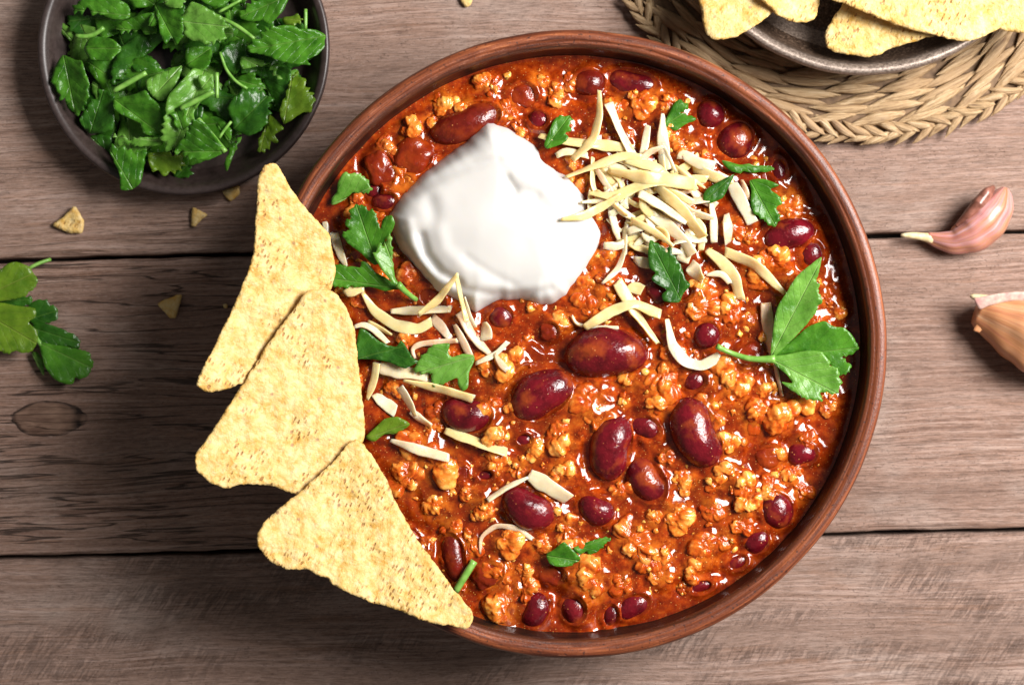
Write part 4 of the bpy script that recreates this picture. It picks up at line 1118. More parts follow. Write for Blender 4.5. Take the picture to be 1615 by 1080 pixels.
# the heap (bottom to top)
heap = [([(850,214),(900,224),(960,230),(1000,236)], 18, 1.0, 'y'), ([(960,163),(975,200),(1000,250),(1022,278)], 20, 0.8, 'w'), ([(1022,198),(1016,235),(1004,282)], 13, 1.6, 'w'),
 ([(1045,180),(1045,220),(1051,268)], 20, 0.7, 'w'), ([(1072,250),(1074,240),(1100,258),(1126,262)], 19, 1.2, 'w'), ([(1093,265),(1130,280),(1157,286)], 22, 0.6, 'y'), ([(1154,288),(1170,320),(1187,352)], 22, 0.7, 'w'),
 ([(1170,284),(1174,300),(1178,316)], 15, 0.3, 'p'), ([(893,279),(940,261),(985,245),(1012,250)], 16, 2.6, 'y'), ([(935,248),(934,290),(945,322)], 12, 2.0, 'y'), ([(878,246),(890,238),(905,240),(928,246)], 14, 1.6, 'w'),
 ([(945,143),(946,180),(936,220),(903,252)], 17, 3.4, 'y'), ([(990,345),(985,370),(985,402)], 11, 1.4, 'w'), ([(984,398),(975,425),(950,447)], 11, 0.8, 'w'),
 ([(1090,362),(1086,390),(1075,412)], 25, 1.0, 'w'), ([(1120,313),(1126,350),(1126,382)], 15, 1.4, 'w'), ([(1146,338),(1148,360),(1148,384)], 19, 0.2, 'p'), ([(964,332),(970,358),(976,378)], 15, 1.0, 'w'),
 ([(952,387),(975,390),(986,383)], 15, 0.6, 'w'), ([(885,346),(920,341),(958,322),(978,308)], 16, 1.4, 'y'), ([(932,296),(930,315),(930,334)], 11, 1.2, 'w'),
 ([(995,347),(1030,364),(1062,388)], 14, 3.2, 'y'), ([(1020,333),(1052,355),(1080,380),(1092,402)], 22, 2.8, 'w'), ([(928,304),(970,311),(1010,292),(1052,285)], 21, 4.2, 'y'),
 ([(960,268),(1010,280),(1060,285),(1098,292)], 24, 4.8, 'y'), ([(1008,304),(1048,328),(1082,352)], 18, 5.6, 'w'), ([(1035,294),(1072,326),(1108,374)], 21, 5.0, 'y'), ([(985,255),(1030,262),(1060,285)], 18, 3.2, 'y'),
 ([(1115,394),(1140,414),(1160,440),(1166,472)], 22, 1.6, 'y'), ([(1143,397),(1190,416),(1238,463)], 20, 1.0, 'y'), ([(1088,418),(1097,430),(1108,444)], 25, 0.8, 'w'), ([(1113,434),(1138,430),(1152,447)], 12, 1.0, 'w'),
 ([(1000,408),(1012,414),(1024,416)], 20, 0.6, 'w'), ([(945,262),(965,290),(990,300)], 14, 1.8, 'y'), ([(1000,300),(985,325),(960,340)], 15, 2.4, 'w'), ([(1020,270),(1050,300),(1095,320)], 15, 2.4, 'y'),
 ([(1060,310),(1090,335),(1125,345)], 14, 2.0, 'w'), ([(970,245),(1000,262),(1020,300)], 15, 1.6, 'w'), ([(1040,340),(1020,370),(1000,390)], 12, 1.6, 'w'), ([(1075,275),(1100,310),(1130,325)], 16, 1.2, 'p'),
 ([(935,275),(960,262),(990,268)], 13, 1.6, 'w'), ([(1060,385),(1085,375),(1115,380)], 16, 1.8, 'w'), ([(1000,350),(1025,340),(1050,345)], 15, 1.8, 'y'), ([(955,300),(975,330),(1000,345)], 13, 1.4, 'w'),
 ([(1095,340),(1110,360),(1105,395)], 13, 2.2, 'y'), ([(1030,400),(1060,395),(1080,400)], 14, 0.8, 'w')]
hl = {0: 'cheese shred running under the small green parsley piece to the heap', 3: 'straight cheese shred ending at the ragged parsley piece', 5: 'stout cheese shred pointing at the smooth dark oval parsley',
      6: 'cheese shred lying between two parsley pieces above the curved bean', 11: 'tall bent cheese shred sticking out of the heap near two beans', 19: 'cheese shred from the heap lying over the sour cream edge',
      28: 'stout bent cheese shred lying just off the cheese heap', 29: 'long cheese shred reaching towards the large parsley leaf'}
rh = random.Random(33)
for i in range(52):
    a = rh.random() * 6.283; q_ = math.sqrt(rh.random())
    cx, cy = 1028 + 92 * q_ * math.cos(a) + 18 * q_ * math.sin(a), 318 + 85 * q_ * math.sin(a)
    th = rh.choice([0.3, 0.75, 1.0, 2.6, 0.0]) + rh.uniform(-0.5, 0.5); ln = rh.uniform(24, 62) / 2; bd = rh.uniform(-12, 12)
    heap.append(([(cx - ln * math.cos(th), cy - ln * math.sin(th)), (cx - bd * math.sin(th), cy + bd * math.cos(th)), (cx + ln * math.cos(th), cy + ln * math.sin(th))], rh.uniform(7, 15), rh.uniform(0.4, 4.2) * (1.1 - 0.6 * q_), rh.choice('yywwp')))
HL = [(880,210,'the small green parsley'),(1070,183,'the ragged parsley'),(1133,300,'the smooth oval parsley'),(1207,318,'the broad toothed parsley'),(1055,428,'the dark lobed parsley'),(925,330,'the sour cream'),(1180,262,'the narrow parsley strip'),(1160,450,'the stout bent shred')]
for i, (p, w, l, m_) in enumerate(heap):
    ln = sum(math.dist(p[j], p[j + 1]) for j in range(len(p) - 1)); mid_ = p[len(p) // 2]
    shred(p, w, l * 0.85, m_, arch=0.5, label=hl.get(i) or '%s %s %s cheese shred %s the heap near %s' % ('thin' if w < 14 else 'broad' if w > 19 else 'medium wide', 'short' if ln < 50 else 'long' if ln > 85 else 'stubby',
        {'y': 'yellow', 'w': 'pale', 'p': 'melting'}[m_], 'on top of' if l > 2.6 else 'low in' if l < 1.3 else 'inside', two_near(*mid_, HL)[0]))

# ------------------------------------------------------------------ tortilla chips
def chip(outline, zfun, seed, label, group=None, thick=1.7, spacing=3.6, name='tortilla_chip', rough=1.0):
    poly = resample(outline, 2.4)
    nx = np.roll(poly, -1, 0) - np.roll(poly, 1, 0); nx /= np.hypot(*nx.T)[:, None]
    nr = np.stack([nx[:, 1], -nx[:, 0]], 1)
    s = np.concatenate([[0], np.cumsum(np.hypot(*np.diff(poly, axis=0).T))])
    poly = poly + nr * (rough * (1.5 * gnoise(s * 0.07, s * 0 + seed, seed) + 1.1 * gnoise(s * 0.21, s * 0, seed + 3)))[:, None]
    P, F = tri_fill(poly, spacing, seed)
    z = zfun(P)
    z = z + 0.9 * rough * fbm(P[:, 0] * 0.016 + seed, P[:, 1] * 0.016, seed, 3) + rough * 0.22 * fbm(P[:, 0] * 0.09, P[:, 1] * 0.09, seed + 7, 2)
    V, f, d = sheet(P, F, z, thick, 6.0, poly, 0.45)
    place(name, V, f, CHIP, {}, None, label=label, cat='tortilla chip' if name == 'tortilla_chip' else 'crumb', group=group)
def plane3(a, b, c, bow=0.0, ctr=None):
    A = np.array([[a[0], a[1], 1], [b[0], b[1], 1], [c[0], c[1], 1]], float); k = np.linalg.solve(A, [a[2], b[2], c[2]])
    def fn(P):
        z = P[:, 0] * k[0] + P[:, 1] * k[1] + k[2]
        if bow:
            c0_ = np.array(ctr if ctr else P.mean(0)); z = z + bow * ((P - c0_) ** 2).sum(1) / 10000.0
        return z
    return fn
c1 = [(431,258),(440,264),(453,288),(468,310),(492,340),(518,368),(527,407),(529,430),(520,462),(500,492),(452,552),(392,606),(379,605),(352,615),(327,618),(310,607),(320,581),(338,547),(371,477),(394,421),(401,388),(405,314),(408,277),(418,262)]
c2 = [(484,459),(513,456),(533,466),(549,492),(559,524),(565,570),(572,634),(575,667),(574,692),(556,726),(510,770),(480,790),(462,778),(420,764),(377,764),(358,769),(329,759),(311,741),(308,719),(322,699),(339,673),(371,625),(394,589),(426,537),(458,495)]
c3 = [(561,692),(573,701),(592,726),(610,756),(628,799),(659,851),(689,891),(714,927),(741,958),(746,973),(741,987),(732,991),(708,984),(695,985),(659,975),(628,961),(585,949),(555,937),(524,921),(518,911),(503,908),(485,897),(451,897),(427,885),(408,863),(405,845),(414,827),(439,802),(463,784),(491,759),(524,729),(549,701)]
chip(c1, plane3((431, 258, 67.5), (318, 610, 71), (528, 415, 55.0), 0.9), 1, 'tall narrow tortilla chip tucked under another at the bowl edge')
chip(c2, plane3((500, 458, 58.9), (312, 735, 74.0), (574, 680, 54.6), 0.8), 2, 'middle tortilla chip of three tucked in the bowl edge')
chip(c3, plane3((560, 695, 58.2), (408, 855, 71.5), (741, 978, 62.6), 0.7), 3, 'tortilla chip overlapping another with its tip resting on the bowl rim')

# ------------------------------------------------------------------ dark plate with chopped parsley
PZ = 15.0; PDZ = -4.5
PX, PY = W(289, 77, PZ); RP = 231 * pz(PZ)
STONE = mat_plate_dark()
plate = obj('dark_plate', None, loc=(PX, PY, 0), label='dark brown stoneware plate holding chopped parsley', cat='plate')
pb = smooth_prof([(0.1, 1.0), (36, 0.8), (39, 0.0), (42, 1.2), (48.5, 7), (RP - 0.8, 12.5), (RP, 14.0)], 5)
V, f, at = lathe(pb, 160, 0.15, 41); obj('outer_wall', mesh_np('outer_wall', V, f, STONE), plate)
pr = smooth_prof([(RP, 14.0), (RP - 0.5, 15.0), (RP - 1.4, 15.3), (RP - 2.9, 14.8), (RP - 4.2, 13.2)], 5)
V, f, at = lathe(pr, 160, 0.15, 41); obj('rim', mesh_np('rim', V, f, STONE), plate)
pi_ = smooth_prof([(RP - 4.2, 13.2), (RP - 6.4, 9.5), (RP - 9.6, 5.6), (RP - 13.0, 4.2), (25, 4.0), (0.1, 4.0)], 5)
V, f, at = lathe(pi_, 160, 0.15, 41); obj('dish', mesh_np('dish', V, f, STONE), plate)
PG = 'chopped parsley heaped on the dark plate'
pl = [
 ('dark', [(194,76),(222,87),(253,104),(215,113),(201,97)], 15, 0.02, 0.02, None), ('dark', [(406,108),(458,108),(455,150),(440,180),(425,150)], 15, 0.02, -.01, None),
 ('dark', [(141,214),(174,215),(177,247),(149,229)], 13, 0.02, -0.03, None), ('dark', [(274,274),(299,257),(302,276),(278,283)], 13, 0.0, -.03, None),
 ('yellow', [(233,243),(264,240),(295,247),(278,271),(257,278),(250,268),(240,271)], 16, 0.0, -0.03, 'olive green parsley piece under the lower edge of the heap'),
 ('mid', [(371,125),(399,115),(418,139),(385,142)], 17, 0.0, 0.0, None), ('dark', [(347,80),(385,59),(389,90),(371,118),(351,101)], 18, 0.02, 0.02, None),
 ('mid', [(295,76),(333,75),(330,104),(312,115),(292,104)], 19, 0.0, 0.03, None),
 ('mid', [(180,45),(201,31),(240,20),(248,52),(229,55),(222,46),(212,52)], 19, 0.01, 0.0, 'notched parsley piece with pale tips below the sprig at the plate top'),
 ('mid', [(125,0),(163,-8),(201,7),(205,28),(180,31),(160,24),(140,18),(115,17)], 20, 0.02, 0.02, 'parsley piece with a pale stem end pointing at the plate wall'),
 ('light', [(380,90),(410,94),(434,104),(441,123),(417,104),(382,109)], 20, 0.0, 0.02, 'curled pale parsley strip under the broad pointed leaf'),
 ('mid', [(377,28),(392,10),(410,-5),(455,-8),(448,14),(427,38),(414,32),(399,35)], 21, 0.0, -0.02, 'glossy parsley leaf with a pale turned edge at the plate top'),
 ('mid', [(132,77),(140,62),(153,58),(177,62),(190,73),(191,80),(183,87),(172,97),(153,96),(140,92)], 21, 0.03, 0.0, 'rounded parsley piece with a bright tip beside the pale stem'),
 ('dark', [(164,141),(179,151),(181,171),(179,203),(164,209),(141,211),(125,190),(136,171),(149,154)], 18, 0.04, -0.03, 'dull dark parsley piece with fan shaped veins'),
 ('mid', [(100,87),(119,95),(129,96),(135,115),(141,133),(138,155),(133,170),(119,180),(108,170),(104,156),(98,156),(90,142),(81,129),(83,117),(89,101)], 20.5, 0.05, -0.02, 'lobed parsley leaf drooping over the plate wall'),
 ('dark', [(358,170),(382,142),(424,149),(425,174),(413,205),(392,214),(368,205),(365,188)], 19, -0.01, 0.0, 'broad dark parsley piece beside the yellow green pieces'),
 ('yellow', [(462,115),(479,128),(490,140),(495,153),(491,177),(479,177),(468,184),(448,196),(441,174),(455,139)], 19, -0.03, 0.0, 'yellow green parsley piece leaning on the plate rim'),
 ('yellow', [(424,181),(436,190),(448,203),(434,212),(434,226),(422,232),(410,241),(405,226),(417,205)], 17, -0.03, -0.02, 'yellow green toothed parsley piece beside the broad dark piece'),
 ('mid', [(180,157),(212,149),(229,142),(237,153),(250,165),(257,187),(256,214),(227,211),(221,195),(196,183),(180,173)], 22, 0.01, 0.0, 'wide matt parsley piece in the middle of the heap'),
 ('light', [(229,128),(264,111),(288,104),(278,132),(257,160),(240,153)], 24, 0.0, 0.02, 'pale parsley piece with bright veins in the middle of the heap'),
 ('light', [(260,174),(267,149),(292,122),(306,108),(333,118),(337,139),(312,167),(295,208),(274,240),(257,226)], 25, 0.0, 0.0, 'long bright parsley leaf standing in the middle of the heap'),
 ('mid', [(274,240),(295,208),(306,189),(323,194),(344,222),(354,240),(326,253),(299,248)], 26, 0.0, -0.04, 'glossy parsley leaf with pale rolled lower edge'),
 ('light', [(175,214),(190,217),(225,217),(257,217),(255,229),(222,231),(188,226)], 22, 0.0, -0.12, 'narrow shiny pale parsley strip lying level'),
 ('mid', [(172,234),(200,236),(229,240),(226,268),(222,288),(208,299),(191,300),(189,288),(188,274)], 22.5, 0.0, -0.02, 'folded parsley piece hanging over the plate rim'),
 ('mid', [(354,257),(368,226),(382,215),(370,240),(358,271)], 19, 0.0, 0.0, 'slim curled parsley scrap at the lower edge of the heap'),
 ('mid', [(243,10),(255,5),(275,3),(292,10),(288,35),(290,55),(278,72),(270,60),(262,70),(253,55),(250,35)], 24, 0.0, 0.03, 'upright lobed parsley leaf at the top of the heap'),
 ('mid', [(240,20),(250,15),(252,35),(243,42),(233,40)], 23, 0.02, 0.0, None),
 ('light', [(303,3),(320,9),(339,21),(349,28),(360,43),(355,52),(348,67),(320,66),(302,64),(290,53),(293,46),(284,34),(290,22),(297,9)], 27, 0.0, 0.0, 'folded pale parsley leaf showing its underside'),
 ('mid', [(388,80),(403,62),(419,46),(438,42),(453,40),(466,42),(472,46),(487,46),(502,49),(514,56),(512,64),(511,76),(500,87),(484,95),(491,103),(475,102),(457,100),(438,95),(416,87)], 25, -0.01, 0.0, 'broad pointed parsley leaf reaching over the plate rim'),
 ('light', [(262,-12),(290,-14),(292,5),(275,14),(258,6)], 26, 0, 0, None), ('mid', [(300,-20),(350,-25),(372,-8),(345,12),(318,2)], 22, 0, 0.02, None), ('mid', [(195,-20),(250,-25),(245,8),(212,12)], 21, 0, 0, None),
 ('mid', [(340,196),(352,192),(366,206),(362,224),(350,214)], 23, 0.03, 0.0, None), ('light', [(312,120),(336,118),(334,136),(318,142)], 26.5, 0, 0, None), ('mid', [(276,170),(292,172),(298,196),(288,206),(274,196)], 27.5, 0, 0, None),
 ('yellow', [(446,28),(476,26),(478,36),(450,40)], 18, 0, 0, None),
]
rp = random.Random(21)
PLM = [(np.mean([q[0] for q in o]), np.mean([q[1] for q in o]), 'the ' + ' '.join(lab.split()[:4])) for _, o, _, _, _, lab in pl if lab]
shapes = [o for _, o, *_ in pl if len(o) > 6]
for i in range(84):    # lower layers of the heap
    a = rp.random() * 6.283; r = 150 * math.sqrt(rp.random())
    cx, cy = 295 + r * math.cos(a) * 1.15, 85 + r * math.sin(a)
    src = np.array(rp.choice(shapes), float); src -= src.mean(0); th = rp.random() * 6.283; sc_ = rp.uniform(0.75, 1.15)
    src = src @ np.array([[math.cos(th), -math.sin(th)], [math.sin(th), math.cos(th)]]) * sc_ + [cx, cy]
    z0 = 6.5 + (1 - r / 175) * 10 * rp.random() ** 0.8 + 0.5
    kk = rp.choice(['dark', 'dark', 'mid', 'mid', 'light'])
    leaf(src.tolist(), kk, flat(z0, rp.uniform(-.05, .05), rp.uniform(-.05, .05), rp.uniform(-1, 1), 4.8), '%s chopped parsley scrap %s %s' % ({'dark': 'dark', 'mid': 'green', 'light': 'pale'}[kk], 'deep under' if z0 < 10.5 else 'tucked under', two_near(cx, cy, PLM)[0]), PG, seed=300 + i, spacing=8.0, teeth=8.5, period=14.0, ripple=1.5)
for i, (k, o, z0, tx, ty, lab) in enumerate(pl):
    leaf(o, k, flat(z0 + 1.0 + PDZ, tx * 1.1 + rp.uniform(-.02, .02), ty * 1.1 + rp.uniform(-.02, .02), rp.uniform(-1.2, 0.6), 5.0), lab or '%s parsley piece between %s and %s' % ({'dark': 'dark', 'mid': 'green', 'light': 'pale', 'yellow': 'yellow green'}[k], *two_near(np.mean([q[0] for q in o]), np.mean([q[1] for q in o]), PLM)), PG, seed=60 + i, fold=rp.uniform(0.05, 0.32), ripple=1.9, teeth=8.5, period=13.0)
stems = [([(179,144),(231,115)], 9, 22, 'thick green parsley stem lying beside the pale veined piece'), ([(285,172),(337,145)], 9, 28.5, 'bright green parsley stem lying on top of the heap'), ([(342,115),(342,155)], 7, 24, None),
  ([(312,188),(334,215),(356,240)], 10, 26, 'shiny flat parsley stem beside the rolled edge leaf'), ([(347,83),(356,110),(372,130),(390,140)], 5, 24, 'thin curved dark parsley stem in the heap'), ([(352,30),(375,42),(402,62)], 7, 25, None),
  ([(482,15),(482,46)], 6, 17, 'little upright stem near the plate wall'), ([(120,57),(132,59),(146,57),(164,44)], 8, 20, 'yellow green stem end beside the rounded parsley piece'), ([(345,20),(380,0)], 5, 22, None), ([(365,192),(352,206),(346,218)], 5, 25, None)]
for i, (p, w, z, lab) in enumerate(stems):
    z += PDZ
    V, f = tube([(*W(a, b, z), z + 0.4 * math.sin(j * 2 + i)) for j, (a, b) in enumerate(p)], w * pz(z) / 2, taper=[0.9, 1.0, 0.85])
    place('cut_parsley', V, f, STEM, {}, None, label=lab or 'short cut parsley stem beside %s in the heap' % two_near(*p[0], PLM)[0], cat='parsley', group=None if lab else 'cut parsley stems')

# ------------------------------------------------------------------ sprig lying on the table
spr = compound('parsley_sprig', 'parsley sprig with dark and light leaflets lying on the bare table', (0, 520), 0)
for key, o, z0, tx, ty, bs, tp, sd in [
  ('dark', [(51,510),(77,511),(110,524),(126,535),(122,551),(106,547),(61,541)], 4.5, -0.01, 0.0, (45, 515), (125, 540), 401),
  ('dark', [(47,479),(62,472),(75,473),(77,481),(88,484),(92,494),(88,506),(69,510),(53,512),(40,500)], 4.5, -0.01, 0.0, (40, 505), (90, 490), 402),
  ('mid', [(61,539),(82,543),(108,547),(126,552),(139,553),(143,563),(147,575),(139,592),(126,598),(118,594),(116,604),(106,606),(86,598),(71,579),(65,559)], 5.0, -0.02, 0.0, (60, 540), (145, 580), 403),
  ('dark', [(-10,470),(30,468),(50,468),(48,480),(20,486),(-10,482)], 5.5, 0, 0, (-20, 476), (50, 472), 404),
  ('yellow', [(-30,478),(0,477),(26,482),(55,486),(56,500),(45,508),(59,522),(59,539),(51,553),(37,557),(22,553),(14,557),(-8,552),(-40,530)], 9.5, -0.01, 0.01, (-30, 490), (55, 540), 405),
  ('yellow', [(-30,450),(0,426),(12,416),(26,413),(45,420),(53,431),(60,441),(55,453),(44,463),(31,470),(0,475),(-25,474)], 10.0, -0.02, 0.0, (-30, 470), (55, 430), 406),
  ('light', [(50,557),(59,555),(67,569),(70,592),(65,588)], 3.0, 0, 0, (50, 555), (69, 592), 407)]:
    leaf(o, key, flat(z0, tx, ty, -0.4), None, parent=spr, name='leaflet', base=bs, tip=tp, seed=sd, fold=0.06, teeth=2.8)
V, f = tube([(*W(44, 424, 6), 6), (*W(60, 415, 5), 5), (*W(80, 409, 3), 3)], 0.7); place('stem', V, f, STEM, {}, spr)
V, f = tube([(*W(-60, 510, 3), 3), (*W(-10, 505, 4), 4), (*W(50, 520, 4), 4.0), (*W(66, 545, 4), 4.5)], 1.0); place('stem', V, f, STEM, {}, spr)

# ------------------------------------------------------------------ chip crumbs on the table
CG = 'tortilla crumbs'
for i, (o, lab) in enumerate([([(83,355),(101,341),(116,325),(121,328),(130,344),(133,349),(129,367),(107,367)], 'largest tortilla crumb lying on the table below the dark plate'),
    ([(305,327),(327,339),(317,347),(308,358),(301,356),(302,339)], 'small triangular tortilla crumb on the table near the dark plate'),
    ([(249,479),(266,470),(286,464),(284,478),(277,501),(268,501),(258,490)], 'tortilla crumb on the cracked plank between the sprig and the chips'),
    ([(351,302),(365,296),(377,293),(378,306),(363,318)], 'tortilla crumb half under the dark plate rim'), ([(725,-6),(745,-2),(742,8),(735,12),(729,6)], 'tiny tortilla crumb on the table between plate and mat'),
    ([(352,480),(358,479),(359,485),(354,486)], 'tiny speck of tortilla on the cracked plank')]):
    chip(o, flat(1.15, 0.01, -0.01, 0, 1.0), 50 + i, lab, None, 1.8 if i < 4 else 1.2, 3.2, 'tortilla_crumb', 0.6 if i < 4 else 0.3)

# ------------------------------------------------------------------ woven mat, bronze plate and its chips
MX, MY = W(1370, -214, 7); RM = 436 * pz(7)
STRAW = mat_straw()
trivet = obj('woven_mat', None, loc=(MX, MY, 0), label='round woven seagrass mat under the bronze plate of chips', cat='mat')
V, f, at = lathe([(0.1, 0.3), (RM - 6, 0.3), (RM - 3.5, 2.0), (RM - 4.0, 4.0), (RM - 9, 5.4), (0.1, 5.6)], 120, 0.3, 51)
obj('base', mesh_np('base', V, f, mat_plain('seagrass_core', (0.09, 0.05, 0.025), (0.2, 0.12, 0.06), 0.8, 0.4)), trivet)
def spindle(L, w, t, seed):
    r = np.random.RandomState(seed); nu, nv = 15, 8
    us = np.linspace(-1, 1, nu); V = []
    for u in us:
        k = (1 - abs(u) ** 1.7) ** 0.95 + 0.02
        for j in range(nv):
            a = 2 * math.pi * j / nv
            V.append((u * L / 2, k * w / 2 * math.cos(a) + 0.5 * r.uniform(-1, 1) * 0.12 + 0.7 * math.sin(u * 2 + seed), k * t / 2 * math.sin(a) + 0.9 * (1 - u * u) - 0.4 + 0.25 * math.sin(u * 5 + seed) ))
    idx = np.arange(nu * nv).reshape(nu, nv); nx = np.roll(idx, -1, 1)
    f = [tuple(int(k) for k in row) for row in np.stack([idx[:-1].ravel(), idx[1:].ravel(), nx[1:].ravel(), nx[:-1].ravel()], 1)]
    f.append(tuple(int(k) for k in idx[0][::-1])); f.append(tuple(int(k) for k in idx[-1]))
    return mesh_np('straw', V, f, STRAW)
sp_var = [spindle(23 + (i % 3) * 3.0, 3.9 + 0.4 * (i % 4), 3.0, i) for i in range(10)]
br_var = [spindle(13.0 + (i % 3), 3.3, 2.8, 40 + i) for i in range(6)]
rm = random.Random(9)
row = 0; r = RM - 8.0
while r > 56:
    n = int(2 * math.pi * r / 18.0)
    for j in range(n):
        a = 2 * math.pi * (j + 0.5 * (row % 2) + rm.uniform(-.08, .08)) / n
        o = obj('straw', sp_var[rm.randrange(10)], trivet, ((r + rm.uniform(-.5, .5)) * math.cos(a), (r + rm.uniform(-.5, .5)) * math.sin(a), 6.6 + rm.uniform(-.4, .6) - max(0, 3 - row) * 0.35))
        o.rotation_euler = (rm.uniform(-.15, .15), rm.uniform(-.06, .06) + 0.05, a + math.pi / 2 + 0.14 + rm.uniform(-.06, .06))
    row += 1; r -= 3.8
n = int(2 * math.pi * RM / 6.2)
for j in range(n):
    a = 2 * math.pi * j / n
    for sgn, rad, zz in ((1, RM - 1.6, 4.2), (-1, RM - 4.6, 5.4)):
        o = obj('braid_strand', br_var[rm.randrange(6)], trivet, (rad * math.cos(a + sgn * 0.01), rad * math.sin(a + sgn * 0.01), zz + rm.uniform(-.3, .3)))
        o.rotation_euler = (0, 0.0, a + math.pi / 2 + sgn * 0.46 + rm.uniform(-.08, .08))
BZ = 30.0
QX, QY = W(1365, -190, BZ); RQ = 308 * pz(BZ)
BRONZE = mat_bronze()
bp = obj('bronze_plate', None, loc=(QX, QY, 0), label='shallow speckled bronze brown plate of tortilla chips on the woven mat', cat='plate')
zf = 8.4
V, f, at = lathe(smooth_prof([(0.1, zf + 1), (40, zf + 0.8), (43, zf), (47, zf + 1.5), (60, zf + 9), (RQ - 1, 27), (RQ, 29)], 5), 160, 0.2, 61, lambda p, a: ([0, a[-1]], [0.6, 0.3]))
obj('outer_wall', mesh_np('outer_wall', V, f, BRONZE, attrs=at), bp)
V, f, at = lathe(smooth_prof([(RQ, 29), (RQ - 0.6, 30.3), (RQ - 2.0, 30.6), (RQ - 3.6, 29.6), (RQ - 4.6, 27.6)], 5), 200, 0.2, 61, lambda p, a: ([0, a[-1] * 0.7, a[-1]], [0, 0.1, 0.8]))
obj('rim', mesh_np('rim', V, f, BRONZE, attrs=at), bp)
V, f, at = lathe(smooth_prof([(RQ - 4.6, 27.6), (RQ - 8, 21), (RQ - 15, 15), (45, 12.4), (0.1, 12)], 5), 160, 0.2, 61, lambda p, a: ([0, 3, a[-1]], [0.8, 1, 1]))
obj('dish', mesh_np('dish', V, f, BRONZE, attrs=at), bp)
chip([(1100,-20),(1106,15),(1112,50),(1122,61),(1140,63),(1165,57),(1195,38),(1216,22),(1238,10),(1262,-30),(1240,-90),(1200,-130),(1150,-90)], plane3((1115, 60, 33.5), (1215, 22, 33.5), (1190, -120, 30), 0.6), 11, 'tortilla chip corner jutting over the rim of the bronze plate')
chip([(1195,-8),(1215,12),(1222,22),(1245,34),(1270,37),(1284,30),(1292,8),(1290,-30),(1280,-110),(1235,-130),(1200,-70)], plane3((1200, -5, 37.5), (1275, 35, 31.5), (1240, -130, 35), 0.5), 12, 'rounded tortilla chip tip lying on another chip in the bronze plate')
chip([(1328,8),(1310,35),(1300,58),(1304,74),(1318,83),(1345,87),(1368,91),(1385,87),(1410,75),(1450,64),(1500,45),(1520,10),(1480,-60),(1400,-80),(1350,-40)], plane3((1300, 60, 28.5), (1385, 89, 29.5), (1480, -50, 33), 0.4), 13, 'tortilla chip sloping into the bronze plate below the largest chip')
chip([(1310,-8),(1335,7),(1370,22),(1420,42),(1465,54),(1510,64),(1530,65),(1552,58),(1575,45),(1590,20),(1598,-30),(1580,-100),(1500,-150),(1400,-110)], plane3((1320, -2, 36.5), (1530, 63, 35.0), (1500, -140, 37), 0.6), 14, 'largest tortilla chip lying across the other chips in the bronze plate')
chip([(1580,0),(1578,25),(1575,45),(1590,50),(1625,52),(1680,40),(1700,-20),(1660,-110),(1600,-120),(1585,-60)], plane3((1578, 30, 32.0), (1690, 20, 33.5), (1640, -110, 35), 0.4), 15, 'tortilla chip under the edge of the largest chip in the bronze plate')

# ------------------------------------------------------------------ garlic cloves
def clove(path, radii, zc, flatten, ridge, n=28, seed=0):
    p = np.array(path, float); d = np.concatenate([[0], np.cumsum(np.hypot(*np.diff(p, axis=0).T))])
    m_ = 60; s = np.linspace(0, d[-1], m_)
    q = np.stack([np.interp(s, d, p[:, k]) for k in range(2)], 1); r = np.interp(s, d, radii)
    for _ in range(6):
        q[1:-1] = .25 * q[:-2] + .5 * q[1:-1] + .25 * q[2:]; r[1:-1] = .25 * r[:-2] + .5 * r[1:-1] + .25 * r[2:]
    k = pz(10); r = r * k
    zz = np.interp(s, d, zc)
    C = np.array([(*W(a, b, z), z) for (a, b), z in zip(q, zz)])
    t = np.gradient(C, axis=0); t[:, 2] = 0; t /= np.linalg.norm(t, axis=1)[:, None]
    sd = np.cross(t, [0, 0, 1.0])
    th = np.linspace(0, 2 * np.pi, n, endpoint=False)
    V = []; A = []
    for i in range(m_):
        for j, a in enumerate(th):
            rr_ = r[i] * (1 + ridge * np.cos(3 * (a - 1.9)) + 0.03 * math.sin(7 * a + i * 0.1 + seed) + 0.02 * math.sin(i * 0.5 + 3 * a))
            V.append(C[i] + sd[i] * rr_ * math.cos(a) + np.array([0, 0, 1]) * rr_ * flatten * math.sin(a)); A.append((i / m_, math.cos(a), math.sin(a)))
    V = np.array(V); idx = np.arange(m_ * n).reshape(m_, n); nx = np.roll(idx, -1, 1)
    f = [tuple(int(k) for k in row) for row in np.stack([idx[:-1].ravel(), nx[:-1].ravel(), nx[1:].ravel(), idx[1:].ravel()], 1)]
    f.append(tuple(int(k) for k in idx[0][::-1])); f.append(tuple(int(k) for k in idx[-1]))
    return V, f, np.array(A)
G1 = mat_garlic('garlic_pink_skin', [(0.30, (0.34, 0.12, 0.05)), (0.45, (0.50, 0.22, 0.12)), (0.58, (0.55, 0.26, 0.24)), (0.72, (0.70, 0.48, 0.46))], (0.34, 0.085, 0.13))
G2 = mat_garlic('garlic_tan_skin', [(0.28, (0.36, 0.13, 0.055)), (0.5, (0.56, 0.26, 0.115)), (0.75, (0.72, 0.43, 0.25))], (0.43, 0.15, 0.10))
GT = mat_plain('garlic_tip', (0.62, 0.46, 0.2), (0.82, 0.74, 0.5), 0.4, 0.4)
g1 = obj('garlic_clove', None, None, (*W(1530, 365, 0), 0), label='curved pink skinned garlic clove with a pale tail lying on a plank seam', cat='garlic')
V, f, A = clove([(1462,373),(1480,378),(1503,381),(1530,370),(1555,350),(1573,326),(1583,303),(1585,296)], [8, 13, 19, 29, 32, 27, 14, 5], [4.5, 5, 6, 7, 7.6, 7.5, 7, 7], 0.95, 0.10)
place('skin', V, f, G1, {'cyl': A}, g1)
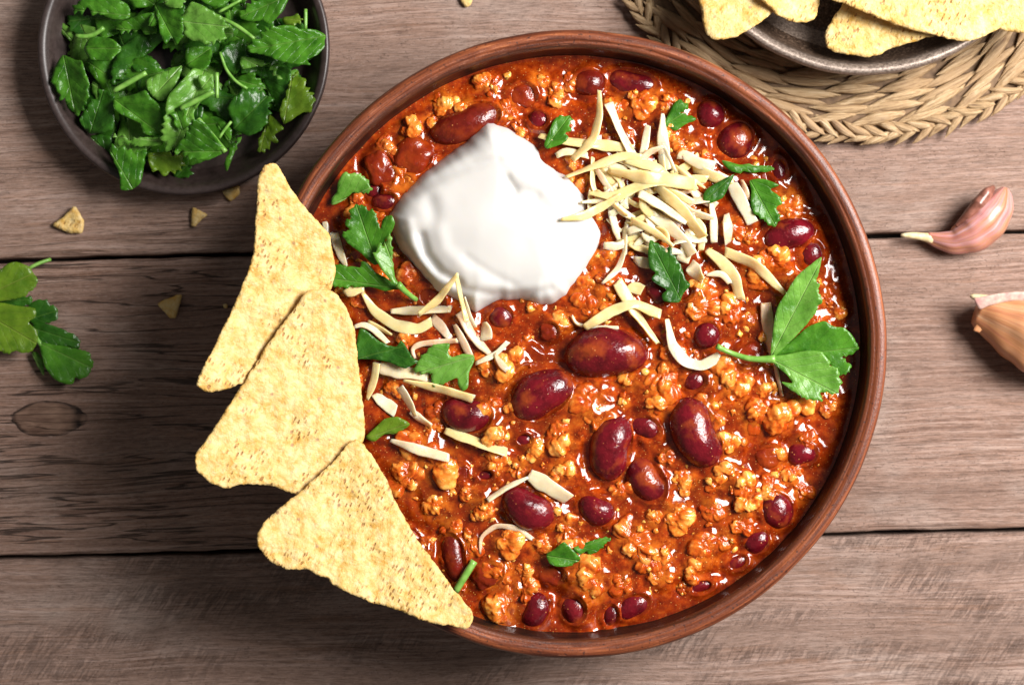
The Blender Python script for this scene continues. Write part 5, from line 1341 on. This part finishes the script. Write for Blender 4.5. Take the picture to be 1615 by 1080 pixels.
V, f = tube([(*W(1421, 371, 5), 5.0), (*W(1436, 371, 5.4), 5.4), (*W(1452, 373, 5), 5.2), (*W(1470, 376, 4.8), 4.8)], 1.75, 10, taper=[0.35, 0.75, 0.85, 1.25]); place('tail', V, f, GT, {}, g1)
V, f, A = clove([(1508,357),(1526,342),(1544,322),(1559,302),(1568,294)], [4, 9, 12, 9, 3], [8.5, 10.6, 11.8, 11.0, 9.0], 0.75, 0.1)
place('dried_face', V, f, mat_plain('garlic_brown_face', (0.10, 0.035, 0.022), (0.30, 0.12, 0.085), 0.3, 0.3), {}, g1)
g2 = obj('garlic_clove', None, None, (*W(1600, 510, 0), 0), label='plump orange tan garlic clove with a torn root end', cat='garlic')
V, f, A = clove([(1541,488),(1548,491),(1565,496),(1600,510),(1640,528),(1690,548),(1725,560),(1748,568)], [21, 27, 34, 49, 60, 54, 32, 6], [9, 9, 10, 11.5, 12.5, 12, 10, 8], 0.80, 0.10, seed=3)
place('skin', V, f, G2, {'cyl': A}, g2)
V, f = tube([(*W(1530, 466, 12), 12.0), (*W(1540, 469, 12.5), 12.5), (*W(1556, 474, 13.5), 13.5)], 1.8, 8, taper=[0.35, 0.9, 1.2]); place('root_end', V, f, GT, {}, g2)
chipo = [(1536,471),(1548,468),(1580,462),(1620,460),(1660,470),(1650,482),(1600,474),(1560,482),(1545,488)]
poly = resample(chipo, 3.0); P, F = tri_fill(poly, 4.0, 5)
V, f, d = sheet(P, F, flat(16.5, 0.02, -0.05)(P), 0.5, 4, poly); place('loose_skin', V, f, mat_plain('garlic_pale_skin', (0.46, 0.22, 0.20), (0.66, 0.52, 0.42), 0.3, 0.35), {}, g2)
poly = resample([(1548,500),(1553,512),(1545,524),(1535,521),(1540,512)], 2.5); P, F = tri_fill(poly, 4.0, 6)
V, f, d = sheet(P, F, flat(11.0, 0.05, 0.0)(P), 0.5, 4, poly); place('torn_skin', V, f, G2, {}, g2)

# ------------------------------------------------------------------ look-alikes that share a label form a group, the others stand alone
by = {}
for o in col.objects:
    if o.parent is None and 'label' in o.keys(): by.setdefault(o['label'], []).append(o)
for lab, os_ in by.items():
    if len(os_) > 1:
        for o in os_:
            if 'group' not in o.keys(): o['group'] = 'look alike ' + os_[0]['category'] + ' pieces'
